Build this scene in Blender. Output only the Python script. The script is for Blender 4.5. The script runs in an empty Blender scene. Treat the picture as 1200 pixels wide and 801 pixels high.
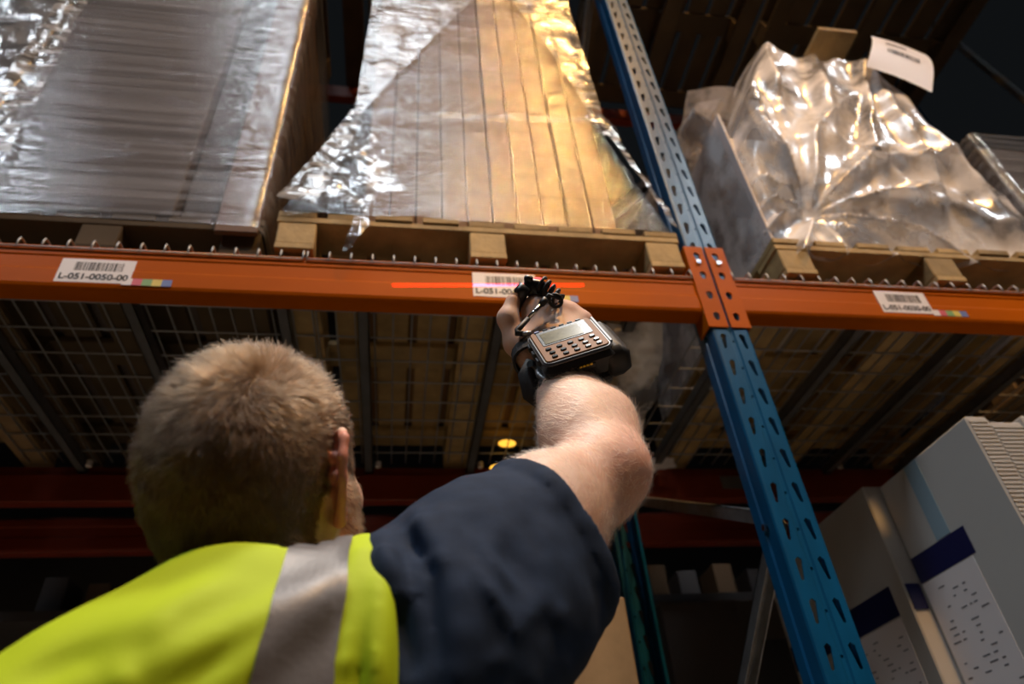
import bpy, bmesh, math, random
import numpy as np
from mathutils import Vector, Matrix

random.seed(7)
rng = np.random.default_rng(7)
scene = bpy.context.scene
col = scene.collection

# ------------------------------------------------------------------ camera
cam_data = bpy.data.cameras.new('camera')
cam_data.sensor_width = 36.0
cam_data.lens = 24.40
cam_data.clip_start = 0.02
cam_data.clip_end = 60
cam = bpy.data.objects.new('camera', cam_data)
col.objects.link(cam)
cam.matrix_world = (Matrix.Translation((0, 0, 1.35)) @
                    Matrix(((0.9874, -0.0304, -0.1552), (-0.1404, -0.6207, -0.7714), (-0.0728, 0.7834, -0.6172))).to_4x4())
cam_data.dof.use_dof = True
cam_data.dof.focus_distance = 0.88
cam_data.dof.aperture_fstop = 4.0
scene.camera = cam

# ------------------------------------------------------------------ world, exposure
world = bpy.data.worlds.new('warehouse_air')
scene.world = world
world.use_nodes = True
world.node_tree.nodes['Background'].inputs[0].default_value = (0.75, 0.88, 1.0, 1)
world.node_tree.nodes['Background'].inputs[1].default_value = 0.006
scene.view_settings.view_transform = 'Standard'
scene.view_settings.look = 'None'
scene.view_settings.gamma = 1.0
scene.view_settings.exposure = 0.0
scene.cycles.max_bounces = 10
scene.cycles.transparent_max_bounces = 24
scene.cycles.sample_clamp_indirect = 4.0
scene.cycles.caustics_reflective = False
scene.cycles.caustics_refractive = False


# ------------------------------------------------------------------ roof lamps, skylights and added spots of the aisle
def aim(o, target):
    o.rotation_euler = (Vector(target) - o.location).to_track_quat('-Z', 'Y').to_euler()


def area_lamp(name, loc, target, sx, sy, watts, color, spread=180):
    d = bpy.data.lights.new(name, 'AREA')
    d.shape = 'RECTANGLE'
    d.size, d.size_y = sx, sy
    d.energy = watts
    d.color = color
    d.spread = math.radians(spread)
    o = bpy.data.objects.new(name, d)
    col.objects.link(o)
    o.location = loc
    aim(o, target)
    return o


def spot_lamp(name, loc, target, watts, color, angle, blend, radius):
    d = bpy.data.lights.new(name, 'SPOT')
    d.energy = watts
    d.color = color
    d.spot_size = math.radians(angle)
    d.spot_blend = blend
    d.shadow_soft_size = radius
    o = bpy.data.objects.new(name, d)
    col.objects.link(o)
    o.location = loc
    aim(o, target)
    return o


area_lamp('high_bay_lamp', (1.45, -1.5, 7.2), (0.6, 1.2, 2.6), 0.22, 0.22, 75, (1.0, 0.52, 0.15), 100)
area_lamp('skylight', (-0.7, -2.2, 8.8), (0.2, 0.8, 2.0), 2.4, 1.0, 30, (0.84, 0.92, 1.0), 70)
area_lamp('skylight', (-5.2, -3.2, 8.8), (-0.9, 1.2, 2.6), 1.4, 0.8, 16, (0.80, 0.90, 1.0), 60)
area_lamp('skylight', (4.8, -2.5, 8.8), (1.8, 1.3, 3.0), 1.4, 0.8, 15, (0.84, 0.92, 1.0), 50)
spot_lamp('added_aisle_spot', (0.55, 0.05, 7.4), (0.18, 0.66, 1.95), 900, (1.0, 0.97, 0.92), 17, 1.0, 0.35)  # added overhead spot, cone narrowed to darken the edges like a vignette
spot_lamp('added_aisle_spot', (0.3, -2.4, 6.8), (0.32, 1.33, 2.7), 80, (1.0, 0.90, 0.78), 22, 1.0, 0.3)  # added front fill on the beams, not a known fitting
laser = spot_lamp('scanner_beam', (0.1813, 0.7500, 2.0621), (0.218, 1.33, 2.604), 6, (1.0, 0.01, 0.06), 60, 0.0, 0.0)
laser.data.use_nodes = True
_nt = laser.data.node_tree
_em = _nt.nodes['Emission']
_tc = _nt.nodes.new('ShaderNodeTexCoord')
_sp = _nt.nodes.new('ShaderNodeSeparateXYZ')
_nt.links.new(_tc.outputs['Normal'], _sp.inputs[0])


def _m(op, a, b):
    n = _nt.nodes.new('ShaderNodeMath')
    n.operation = op
    for k, x in ((0, a), (1, b)):
        if isinstance(x, (int, float)):
            n.inputs[k].default_value = x
        elif x is not None:
            _nt.links.new(x, n.inputs[k])
    return n.outputs[0]


_z = _m('ABSOLUTE', _sp.outputs['Z'], None)
_a = _m('ABSOLUTE', _m('DIVIDE', _sp.outputs['Y'], _z), None)
_b = _m('ABSOLUTE', _m('DIVIDE', _sp.outputs['X'], _z), None)
_nt.links.new(_m('MULTIPLY', _m('MULTIPLY', _m('LESS_THAN', _a, 0.0040), _m('LESS_THAN', _b, 0.32)), 110.0), _em.inputs['Strength'])



# ------------------------------------------------------------------ materials
def mat(name, color, rough=0.6, metal=0.0, var=0.0, scale=8.0, stretch=(1, 1, 1), bump=0.0, bscale=None, bstretch=None,
        spec=0.5, coat=0.0, dark=None, per_object=0.0, sss=0.0, rough_var=0.0):
    m = bpy.data.materials.new(name)
    m.use_nodes = True
    nt = m.node_tree
    N, L = nt.nodes, nt.links
    b = N['Principled BSDF']
    b.inputs['Roughness'].default_value = rough
    b.inputs['Metallic'].default_value = metal
    b.inputs['Specular IOR Level'].default_value = spec
    b.inputs['Coat Weight'].default_value = coat
    if sss:
        b.inputs['Subsurface Weight'].default_value = sss
        b.inputs['Subsurface Radius'].default_value = (0.008, 0.003, 0.0015)
        b.inputs['Subsurface Scale'].default_value = 1.0
    c4 = (*color, 1)
    b.inputs['Base Color'].default_value = c4
    tc = N.new('ShaderNodeTexCoord')
    oi = N.new('ShaderNodeObjectInfo')
    out = None
    if var > 0:
        mp = N.new('ShaderNodeMapping')
        mp.inputs['Scale'].default_value = stretch
        off = N.new('ShaderNodeVectorMath')
        off.operation = 'MULTIPLY_ADD'
        L.new(oi.outputs['Random'], off.inputs[0])
        off.inputs[1].default_value = (13, 7, 5)
        L.new(tc.outputs['Object'], off.inputs[2])
        L.new(off.outputs[0], mp.inputs['Vector'])
        nz = N.new('ShaderNodeTexNoise')
        nz.inputs['Scale'].default_value = scale
        nz.inputs['Detail'].default_value = 6
        nz.inputs['Roughness'].default_value = 0.6
        L.new(mp.outputs[0], nz.inputs['Vector'])
        rp = N.new('ShaderNodeValToRGB')
        rp.color_ramp.elements[0].position = 0.3
        rp.color_ramp.elements[1].position = 0.7
        d = dark if dark else tuple(x * (1 - var) for x in color)
        rp.color_ramp.elements[0].color = (*d, 1)
        rp.color_ramp.elements[1].color = c4
        L.new(nz.outputs[0], rp.inputs[0])
        out = rp.outputs[0]
        if rough_var:
            mr = N.new('ShaderNodeMapRange')
            mr.inputs[3].default_value = rough - rough_var
            mr.inputs[4].default_value = rough + rough_var
            L.new(nz.outputs[0], mr.inputs[0])
            L.new(mr.outputs[0], b.inputs['Roughness'])
    if per_object > 0:
        hs = N.new('ShaderNodeHueSaturation')
        mr = N.new('ShaderNodeMapRange')
        mr.inputs[3].default_value = 1 - per_object
        mr.inputs[4].default_value = 1 + per_object
        L.new(oi.outputs['Random'], mr.inputs[0])
        L.new(mr.outputs[0], hs.inputs['Value'])
        if out:
            L.new(out, hs.inputs['Color'])
        else:
            hs.inputs['Color'].default_value = c4
        out = hs.outputs[0]
    if out:
        L.new(out, b.inputs['Base Color'])
    if bump > 0:
        mp = N.new('ShaderNodeMapping')
        mp.inputs['Scale'].default_value = bstretch or stretch
        L.new(tc.outputs['Object'], mp.inputs['Vector'])
        nz = N.new('ShaderNodeTexNoise')
        nz.inputs['Scale'].default_value = bscale or scale
        nz.inputs['Detail'].default_value = 4
        L.new(mp.outputs[0], nz.inputs['Vector'])
        bp = N.new('ShaderNodeBump')
        bp.inputs['Strength'].default_value = bump
        bp.inputs['Distance'].default_value = 0.01
        L.new(nz.outputs[0], bp.inputs['Height'])
        L.new(bp.outputs[0], b.inputs['Normal'])
    return m


def emit(name, color, strength):
    m = bpy.data.materials.new(name)
    m.use_nodes = True
    b = m.node_tree.nodes['Principled BSDF']
    b.inputs['Base Color'].default_value = (*color, 1)
    b.inputs['Emission Color'].default_value = (*color, 1)
    b.inputs['Emission Strength'].default_value = strength
    return m


def film_mat(name, gloss, haze, rough, bump, bscale, bstretch, graze=0.9, tint=(0.95, 0.95, 0.95), haze_color=(0.8, 0.8, 0.82), dist=0.01):
    """thin clear plastic: see-through, a milky share and a mirror share that grows towards grazing views"""
    m = bpy.data.materials.new(name)
    m.use_nodes = True
    nt = m.node_tree
    N, L = nt.nodes, nt.links
    N.remove(N['Principled BSDF'])
    out = N['Material Output']
    tr = N.new('ShaderNodeBsdfTransparent')
    tr.inputs[0].default_value = (*tint, 1)
    df = N.new('ShaderNodeBsdfDiffuse')
    df.inputs[0].default_value = (*haze_color, 1)
    gl = N.new('ShaderNodeBsdfGlossy')
    gl.inputs['Roughness'].default_value = rough
    tc = N.new('ShaderNodeTexCoord')
    mp = N.new('ShaderNodeMapping')
    mp.inputs['Scale'].default_value = bstretch
    L.new(tc.outputs['Object'], mp.inputs[0])
    nz = N.new('ShaderNodeTexNoise')
    nz.inputs['Scale'].default_value = bscale
    nz.inputs['Detail'].default_value = 5
    nz.inputs['Roughness'].default_value = 0.55
    L.new(mp.outputs[0], nz.inputs['Vector'])
    bp = N.new('ShaderNodeBump')
    bp.inputs['Strength'].default_value = bump
    bp.inputs['Distance'].default_value = dist
    L.new(nz.outputs[0], bp.inputs['Height'])
    L.new(bp.outputs[0], gl.inputs['Normal'])
    lw = N.new('ShaderNodeLayerWeight')
    lw.inputs[0].default_value = 0.5
    L.new(bp.outputs[0], lw.inputs['Normal'])
    pw = N.new('ShaderNodeMath')
    pw.operation = 'POWER'
    L.new(lw.outputs['Facing'], pw.inputs[0])
    pw.inputs[1].default_value = 4.0
    ma = N.new('ShaderNodeMath')
    ma.operation = 'MULTIPLY_ADD'
    ma.use_clamp = True
    L.new(pw.outputs[0], ma.inputs[0])
    ma.inputs[1].default_value = graze
    ma.inputs[2].default_value = gloss
    hz = N.new('ShaderNodeMath')
    hz.operation = 'MULTIPLY'
    sm = N.new('ShaderNodeMapRange')
    sm.inputs[1].default_value = 0.42
    sm.inputs[2].default_value = 0.60
    sm.inputs[3].default_value = 0.12
    L.new(nz.outputs[0], sm.inputs[0])
    L.new(sm.outputs[0], hz.inputs[0])
    hz.inputs[1].default_value = haze * 1.6
    m1 = N.new('ShaderNodeMixShader')
    L.new(hz.outputs[0], m1.inputs[0])
    L.new(tr.outputs[0], m1.inputs[1])
    L.new(df.outputs[0], m1.inputs[2])
    m2 = N.new('ShaderNodeMixShader')
    L.new(ma.outputs[0], m2.inputs[0])
    L.new(m1.outputs[0], m2.inputs[1])
    L.new(gl.outputs[0], m2.inputs[2])
    L.new(m2.outputs[0], out.inputs[0])
    return m


M = {
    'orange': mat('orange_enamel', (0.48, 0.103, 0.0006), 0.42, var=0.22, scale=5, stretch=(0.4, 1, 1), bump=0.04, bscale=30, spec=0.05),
    'orange_shaded': mat('shaded_red_orange_enamel', (0.24, 0.026, 0.004), 0.45, var=0.25, scale=4),  # beam enamel darkened to put the rear shade into the colour
    'blue': mat('blue_enamel', (0.003, 0.085, 0.215), 0.3, var=0.35, scale=14, stretch=(1, 1, 0.3), bump=0.03, bscale=60, spec=0.4),
    'galv': mat('galvanised_steel', (0.42, 0.43, 0.45), 0.42, 0.85, var=0.3, scale=25),
    'wire': mat('zinc_wire', (0.40, 0.41, 0.43), 0.45, 0.35),
    'channel': mat('dull_grey_steel', (0.20, 0.20, 0.21), 0.5, 0.5, var=0.3, scale=9),
    'steel': mat('bright_steel', (0.75, 0.75, 0.75), 0.2, 1.0),
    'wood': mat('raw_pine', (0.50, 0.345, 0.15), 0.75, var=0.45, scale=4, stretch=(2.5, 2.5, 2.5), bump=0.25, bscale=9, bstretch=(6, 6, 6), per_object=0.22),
    'wood_shaded': mat('shaded_pine', (0.11, 0.075, 0.04), 0.85, var=0.4, scale=5, per_object=0.25),  # pine darkened to stand for shade on the upper and left pallets
    'wood_dark': mat('weathered_pine', (0.30, 0.20, 0.10), 0.8, var=0.45, scale=5, bump=0.25, bscale=12, per_object=0.25),
    'kraft': mat('brown_card', (0.20, 0.105, 0.045), 0.75, var=0.12, scale=3, per_object=0.16),
    'kraft_grey': mat('grey_brown_card', (0.12, 0.098, 0.094), 0.7, var=0.1, scale=3),
    'kraft_edge': mat('edge_board_card', (0.19, 0.11, 0.07), 0.7, var=0.12, scale=5),
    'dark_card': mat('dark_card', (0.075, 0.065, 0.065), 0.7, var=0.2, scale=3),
    'white_card': mat('white_card', (0.50, 0.49, 0.475), 0.65, var=0.05, scale=3),
    'white_bag': mat('white_sacks', (0.85, 0.83, 0.83), 0.5, var=0.1, scale=5),
    'mauve': mat('grey_sheet', (0.66, 0.61, 0.62), 0.55, var=0.12, scale=3),
    'navy_print': mat('navy_print', (0.012, 0.014, 0.075), 0.4),
    'pale_blue': mat('pale_blue_tone', (0.25, 0.36, 0.44), 0.6),  # plain pale blue for the stripe on the carton side
    'ink': mat('ink', (0.02, 0.02, 0.022), 0.6),
    'ink_grey': mat('grey_ink', (0.16, 0.16, 0.18), 0.6),
    'paper': mat('sticker_paper', (0.78, 0.73, 0.74), 0.45),
    'red_chip': mat('red_sticker', (0.60, 0.10, 0.13), 0.5),
    'green_chip': mat('green_sticker', (0.20, 0.36, 0.13), 0.5),
    'yellow_chip': mat('yellow_sticker', (0.66, 0.52, 0.09), 0.5),
    'blue_chip': mat('blue_sticker', (0.13, 0.18, 0.42), 0.5),
    'concrete': mat('concrete_floor', (0.40, 0.36, 0.29), 0.6, var=0.25, scale=2, bump=0.05),
    'cladding': mat('dark_cladding', (0.05, 0.05, 0.055), 0.7, var=0.2, scale=2),
    'vest': mat('fluorescent_yellow_cloth', (0.47, 0.62, 0.010), 0.68, var=0.1, scale=12, bump=0.06, bscale=500, spec=0.3),
    'tape': mat('grey_reflective_tape', (0.13, 0.122, 0.126), 0.45, var=0.1, scale=30, bump=0.05, bscale=300, spec=0.6),
    'binding': mat('yellow_binding', (0.72, 0.62, 0.01), 0.6),
    'navy': mat('navy_jersey', (0.010, 0.024, 0.058), 0.85, var=0.3, scale=60, bump=0.12, bscale=900, spec=0.25),
    'trousers': mat('dark_trousers', (0.02, 0.022, 0.03), 0.85, var=0.2, scale=20),
    'boot': mat('black_boot_leather', (0.015, 0.014, 0.013), 0.5, var=0.2, scale=30),
    'plastic': mat('black_plastic', (0.018, 0.018, 0.020), 0.32, bump=0.03, bscale=400),
    'plastic_grey': mat('charcoal_plastic', (0.05, 0.05, 0.055), 0.38),
    'rubber': mat('black_rubber', (0.012, 0.012, 0.013), 0.5),
    'strap': mat('black_webbing', (0.016, 0.017, 0.021), 0.75, var=0.4, scale=200, bump=0.2, bscale=600),
    'warm_lit': mat('warm_lit_fascia', (0.20, 0.088, 0.032), 0.5, 0.1, spec=0.15, var=0.1, scale=20),  # grey plate coloured brown-orange to imitate a warm lamp's reflection
    'key': mat('black_key', (0.02, 0.02, 0.022), 0.2),
    'screen': mat('dark_glass_screen', (0.30, 0.28, 0.17), 0.18, 0.0, spec=1.0, var=0.7, scale=30),
    'yellow_plastic': mat('yellow_plastic', (0.80, 0.50, 0.01), 0.35),
    'eye': mat('eye_white', (0.7, 0.68, 0.65), 0.15),
    'stretch': film_mat('stretch_film', 0.085, 0.06, 0.09, 0.7, 5.0, (0.22, 1.0, 14.0)),
    'veil': film_mat('doubled_film', 0.075, 0.26, 0.16, 0.45, 9.0, (1.0, 1.0, 4.0), haze_color=(0.85, 0.82, 0.80)),
    'stretch_grey': film_mat('grey_stretch_film', 0.10, 0.14, 0.11, 1.0, 3.0, (0.2, 1.0, 14.0), haze_color=(0.55, 0.57, 0.64)),
    'clear': film_mat('clear_polythene', 0.12, 0.58, 0.22, 0.2, 6.0, (1.0, 1.0, 1.0), graze=0.7, haze_color=(0.95, 0.92, 0.93)),
    'scrap': film_mat('loose_film', 0.12, 0.16, 0.15, 0.5, 22.0, (1, 1, 1)),
    'led': emit('red_window', (1.0, 0.05, 0.05), 3.0),
    'amber': emit('amber_glint', (1.0, 0.50, 0.05), 1.6),  # glow that stands in for warm reflections
}


# ------------------------------------------------------------------ mesh helpers
class MB:
    def __init__(self):
        self.v, self.f, self.mi = [], [], []

    def add(self, vs, fs, mi=0):
        o = len(self.v)
        self.v += [tuple(p) for p in vs]
        self.f += [tuple(i + o for i in f) for f in fs]
        self.mi += [mi] * len(fs)

    def box(self, x0, x1, y0, y1, z0, z1, mi=0, ch=0.0, frame=None):
        """box; ch bevels all edges with a flat chamfer"""
        lo, hi = (x0, y0, z0), (x1, y1, z1)
        if ch <= 0:
            vs = [(x, y, z) for x in (x0, x1) for y in (y0, y1) for z in (z0, z1)]
            fs = [(0, 1, 3, 2), (4, 6, 7, 5), (0, 4, 5, 1), (2, 3, 7, 6), (0, 2, 6, 4), (1, 5, 7, 3)]
        else:
            vs, idx = [], {}
            for c in range(8):
                b = [(c >> 2) & 1, (c >> 1) & 1, c & 1]
                for ax in range(3):       # vertex lying in the face normal to ax
                    p = []
                    for k in range(3):
                        e = hi[k] if b[k] else lo[k]
                        p.append(e if k == ax else e + (-ch if b[k] else ch))
                    idx[(tuple(b), ax)] = len(vs)
                    vs.append(p)
            fs = []
            for ax in range(3):
                for s in (0, 1):
                    o1, o2 = (ax + 1) % 3, (ax + 2) % 3
                    loop = []
                    for (p, q) in ((0, 0), (1, 0), (1, 1), (0, 1)):
                        b = [0, 0, 0]
                        b[ax], b[o1], b[o2] = s, p, q
                        loop.append(idx[(tuple(b), ax)])
                    fs.append(tuple(loop if s else loop[::-1]))
            for ax in range(3):           # the twelve edges run along ax
                o1, o2 = (ax + 1) % 3, (ax + 2) % 3
                for p in (0, 1):
                    for q in (0, 1):
                        b0 = [0, 0, 0]
                        b0[o1], b0[o2] = p, q
                        b1 = list(b0)
                        b1[ax] = 1
                        b0, b1 = tuple(b0), tuple(b1)
                        loop = [idx[(b0, o1)], idx[(b1, o1)], idx[(b1, o2)], idx[(b0, o2)]]
                        fs.append(tuple(loop if p == q else loop[::-1]))
            for c in range(8):
                b = ((c >> 2) & 1, (c >> 1) & 1, c & 1)
                loop = [idx[(b, 0)], idx[(b, 1)], idx[(b, 2)]]
                fs.append(tuple(loop if sum(b) % 2 else loop[::-1]))
        if frame is not None:
            o, a, b_, c_ = frame
            vs = [o + a * p[0] + b_ * p[1] + c_ * p[2] for p in map(Vector, vs)]
        self.add(vs, fs, mi)
        return self

    def tube(self, pts, r, n=8, cap=True, mi=0, closed=False):
        pts = [Vector(p) for p in pts]
        rs = r if isinstance(r, (list, tuple)) else [r] * len(pts)
        rings = []
        up = None
        m = len(pts)
        for i, p in enumerate(pts):
            if closed:
                t = pts[(i + 1) % m] - pts[i - 1]
            else:
                t = pts[min(i + 1, m - 1)] - pts[max(i - 1, 0)]
            t.normalize()
            if up is None:
                up = t.orthogonal().normalized()
            up = (up - t * up.dot(t))
            up = up.normalized() if up.length > 1e-6 else t.orthogonal().normalized()
            sd = t.cross(up)
            rings.append([p + (up * math.cos(a) + sd * math.sin(a)) * rs[i] for a in [2 * math.pi * k / n for k in range(n)]])
        vs = [q for ring in rings for q in ring]
        fs = []
        for i in range(m if closed else m - 1):
            j = (i + 1) % m
            for k in range(n):
                k2 = (k + 1) % n
                fs.append((i * n + k, i * n + k2, j * n + k2, j * n + k))
        if cap and not closed:
            fs.append(tuple(range(n - 1, -1, -1)))
            fs.append(tuple((m - 1) * n + k for k in range(n)))
        self.add(vs, fs, mi)
        return self

    def grid(self, fn, nu, nv, close_u=False, mi=0):
        vs = [fn(i / nu if close_u else i / (nu - 1), j / (nv - 1)) for j in range(nv) for i in range(nu)]
        fs = []
        for j in range(nv - 1):
            for i in range(nu if close_u else nu - 1):
                i2 = (i + 1) % nu
                fs.append((j * nu + i, j * nu + i2, (j + 1) * nu + i2, (j + 1) * nu + i))
        self.add(vs, fs, mi)
        return self

    def prism_x(self, prof, x0, x1, mi=0):
        """profile of (y, z) points swept along x"""
        n = len(prof)
        vs = [(x0, y, z) for y, z in prof] + [(x1, y, z) for y, z in prof]
        fs = [(k, (k + 1) % n, n + (k + 1) % n, n + k) for k in range(n)]
        fs += [tuple(range(n - 1, -1, -1)), tuple(range(n, 2 * n))]
        self.add(vs, fs, mi)
        return self

    def rbox(self, frame, w, h, z0, z1, rad, ch=0.003, seg=5, mi=0, grow0=0.0):
        """rounded slab in a frame (origin, x, y, normal), centred on the origin"""
        o, ax, ay, an = frame

        def ring(inset, z, ww=w, hh=h):
            out = []
            hw, hh2, rr = ww / 2 - inset, hh / 2 - inset, max(rad - inset, 0.0005)
            for cx, cy, a0 in ((1, 1, 0), (-1, 1, 90), (-1, -1, 180), (1, -1, 270)):
                for k in range(seg + 1):
                    a = math.radians(a0 + 90 * k / seg)
                    x = cx * (hw - rr) + rr * math.cos(a)
                    y = cy * (hh2 - rr) + rr * math.sin(a)
                    out.append(o + ax * x + ay * y + an * z)
            return out
        rings = [ring(ch + grow0, z0), ring(grow0, z0 + ch), ring(0, z1 - ch), ring(ch, z1)]
        n = len(rings[0])
        vs = [p for r_ in rings for p in r_]
        fs = [tuple(range(n - 1, -1, -1)), tuple(3 * n + k for k in range(n))]
        for i in range(3):
            for k in range(n):
                k2 = (k + 1) % n
                fs.append((i * n + k, i * n + k2, (i + 1) * n + k2, (i + 1) * n + k))
        self.add(vs, fs, mi)
        return self


def root_loc(o):
    while o.parent:
        o = o.parent
    return Vector(o.location)


def tag(o, label=None, cat=None, group=None, kind=None):
    if label:
        o['label'] = label
    if cat:
        o['category'] = cat
    if group:
        o['group'] = group
    if kind:
        o['kind'] = kind
    return o


def thing(name, loc, label, cat, group=None):
    o = bpy.data.objects.new(name, None)
    col.objects.link(o)
    o.location = loc
    o.empty_display_size = 0.05
    return tag(o, label, cat, group)


def mesh_data(name, vs, fs, mats, mi=None, smooth=False):
    me = bpy.data.meshes.new(name)
    me.from_pydata([tuple(p) for p in vs], [], fs)
    for m in (mats if isinstance(mats, (list, tuple)) else [mats]):
        me.materials.append(m)
    if mi and any(mi):
        me.polygons.foreach_set('material_index', mi)
    if smooth:
        me.polygons.foreach_set('use_smooth', [True] * len(me.polygons))
    me.update()
    return me


def obj(name, mb, mats, parent=None, smooth=False, loc=None, fix=False):
    """link ONE mesh object; world coordinates in, stored relative to its thing (or to loc)"""
    base = root_loc(parent) if parent else Vector(loc or (0, 0, 0))
    me = mesh_data(name, [Vector(p) - base for p in mb.v], mb.f, mats, mb.mi, smooth)
    if fix:
        bm = bmesh.new()
        bm.from_mesh(me)
        bmesh.ops.recalc_face_normals(bm, faces=bm.faces)
        bm.to_mesh(me)
        bm.free()
    o = bpy.data.objects.new(name, me)
    col.objects.link(o)
    if parent:
        o.parent = parent
    elif loc:
        o.location = loc
    return o


_boxes = {}


def piece(name, c, s, material, parent, ch=0.002, rot=None):
    """a box-shaped piece (board, block); alike pieces share their mesh"""
    key = (tuple(round(x, 4) for x in s), material.name, ch)
    if key not in _boxes:
        b = MB().box(-s[0] / 2, s[0] / 2, -s[1] / 2, s[1] / 2, -s[2] / 2, s[2] / 2, ch=ch)
        _boxes[key] = mesh_data(name, b.v, b.f, material)
    o = bpy.data.objects.new(name, _boxes[key])
    col.objects.link(o)
    o.parent = parent
    o.location = Vector(c) - root_loc(parent)
    if rot:
        o.rotation_euler = rot
    return o


def dup(root, loc, label=None, group=None):
    r = root.copy()
    col.objects.link(r)
    r.location = loc
    if label:
        r['label'] = label
    if group:
        r['group'] = group
    for ch in list(root.children):
        c = ch.copy()
        col.objects.link(c)
        c.parent = r
        for g in list(ch.children):
            d = g.copy()
            col.objects.link(d)
            d.parent = c
    return r


# smooth value noise for cloth and film
_tab = rng.random((32, 32, 32)).astype(np.float32) * 2 - 1


def vnoise(p):
    p = np.asarray(p, dtype=np.float32)
    i = np.floor(p).astype(int)
    f = p - i
    f = f * f * (3 - 2 * f)
    r = 0
    for dx in (0, 1):
        for dy in (0, 1):
            for dz in (0, 1):
                w = (f[..., 0] if dx else 1 - f[..., 0]) * (f[..., 1] if dy else 1 - f[..., 1]) * (f[..., 2] if dz else 1 - f[..., 2])
                r = r + w * _tab[(i[..., 0] + dx) % 32, (i[..., 1] + dy) % 32, (i[..., 2] + dz) % 32]
    return r


def n1(x, y=0.0, z=0.0):
    return float(vnoise(np.array([x, y, z])))


# ------------------------------------------------------------------ the shell of the hall
b = MB()
b.box(-9, 9, -6, 9, -0.2, 0)
tag(obj('floor', b, M['concrete']), kind='structure')
b = MB()
b.box(-9, 9, 9, 9.2, 0, 11)
tag(obj('wall_back', b, M['cladding']), kind='structure')
# ------------------------------------------------------------------ racking
PX0, PX1 = 0.812, 0.916            # the blue post in x
YF, YR = 1.33, 2.45                # front faces of the front and rear beams
ZB, ZT = 2.54, 2.69                # beam underside and top


def post(mb, xc, y0, z0, z1, pitch=0.087, zref=2.442, sgn=1, holes=True):
    """perforated cold-rolled upright: two lands with teardrop slots, a central groove, folded sides"""
    hw = 0.052

    def P(x, y, z):
        return (xc + x, y0 + sgn * y, z)

    def cell(xa, xb, za, zb, hole, y):
        """a panel with one hole of eight points"""
        zm, xm = (za + zb) / 2, (xa + xb) / 2
        out = [(xa, za), (xm, za), (xb, za), (xb, zm), (xb, zb), (xm, zb), (xa, zb), (xa, zm)]
        k = len(mb.v)
        mb.v += [P(x, y, z) for x, z in out] + [P(x, y, z) for x, z in hole] + [P(x, y + 0.003, z) for x, z in hole]
        for i in range(8):
            j = (i + 1) % 8
            mb.f.append((k + i, k + j, k + 8 + j, k + 8 + i))
            mb.f.append((k + 8 + i, k + 8 + j, k + 16 + j, k + 16 + i))
            mb.mi += [0, 0]

    def strip(pts, za, zb):
        k = len(mb.v)
        for x, y in pts:
            mb.v += [P(x, y, za), P(x, y, zb)]
        for i in range(len(pts) - 1):
            mb.f.append((k + 2 * i, k + 2 * i + 2, k + 2 * i + 3, k + 2 * i + 1))
            mb.mi.append(0)
    n0 = math.floor((z0 - zref) / pitch)
    n1_ = math.ceil((z1 - zref) / pitch)
    for n in range(n0, n1_):
        zc = zref + n * pitch
        za, zb = zc - pitch / 2, zc + pitch / 2
        if holes:
            for s in (-1, 1):
                cx = s * 0.0275
                hole = [(-0.0035, -0.024), (0, -0.0265), (0.0035, -0.024), (0.0062, 0.004), (0.0078, 0.018), (0, 0.0245), (-0.0078, 0.018), (-0.0062, 0.004)]
                sl = -0.10 * s
                hole = [(cx + x + sl * z, zc + z) for x, z in hole]
                xa, xb = (-0.045, -0.008) if s < 0 else (0.008, 0.045)
                cell(xa, xb, za, zb, hole, 0.0)
            hole = [(0.0036 * math.cos(a), zc + 0.043 - pitch / 2 + 0.0036 * math.sin(a)) for a in [math.radians(225 + 45 * k) for k in range(8)]]
            cell(-0.005, 0.005, za, zb, hole, 0.004)
        else:
            strip([(-0.045, 0), (0.045, 0)], za, zb)
    za, zb = zref + (n0 - 0.5) * pitch, zref + (n1_ - 0.5) * pitch
    if holes:
        strip([(-0.008, 0), (-0.005, 0.004)], za, zb)
        strip([(0.005, 0.004), (0.008, 0)], za, zb)
    for s in (-1, 1):
        side = [(s * 0.045, 0), (s * 0.0495, 0.0015), (s * hw, 0.006), (s * hw, 0.030), (s * (hw - 0.004), 0.034),
                (s * (hw - 0.004), 0.050), (s * hw, 0.054), (s * hw, 0.085), (s * (hw - 0.012), 0.088)]
        strip(side if s > 0 else side[::-1], za, zb)


def upright_frame(xc, label, braces, z1=6.2):
    t = thing('rack_upright', (xc, YF, 0), label, 'rack upright', None)
    b = MB()
    post(b, xc, YF, 0.0, z1)
    obj('front_post', b, M['blue'], t)
    b = MB()
    post(b, xc, YR + 0.06, 0.0, z1, sgn=-1)
    obj('rear_post', b, M['blue'], t)
    for z in (0.9, 1.94, 3.05, 4.4):
        for x in (-0.055, 0.055):
            bb = MB().tube([(xc + x - 0.004 * (1 if x > 0 else -1), YF + 0.042, z), (xc + x + 0.004 * (1 if x > 0 else -1), YF + 0.042, z)], 0.008, 6)
            obj('bolt', bb, M['steel'], t, fix=True)
    for nm, a, c in braces:
        a, c = Vector(a), Vector(c)
        d = (c - a).normalized()
        sx = Vector((1, 0, 0))
        up = d.cross(sx)
        m = (a + c) / 2
        h = (c - a).length / 2
        bb = MB()
        fr = (m, d, sx, up)
        bb.box(-h, h, -0.016, 0.016, -0.016, -0.013, frame=fr)
        bb.box(-h, h, -0.016, -0.013, -0.016, 0.016, frame=fr)
        bb.box(-h, h, 0.013, 0.016, -0.016, 0.016, frame=fr)
        obj(nm, bb, M['galv'], t, fix=True)
    return t


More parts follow.
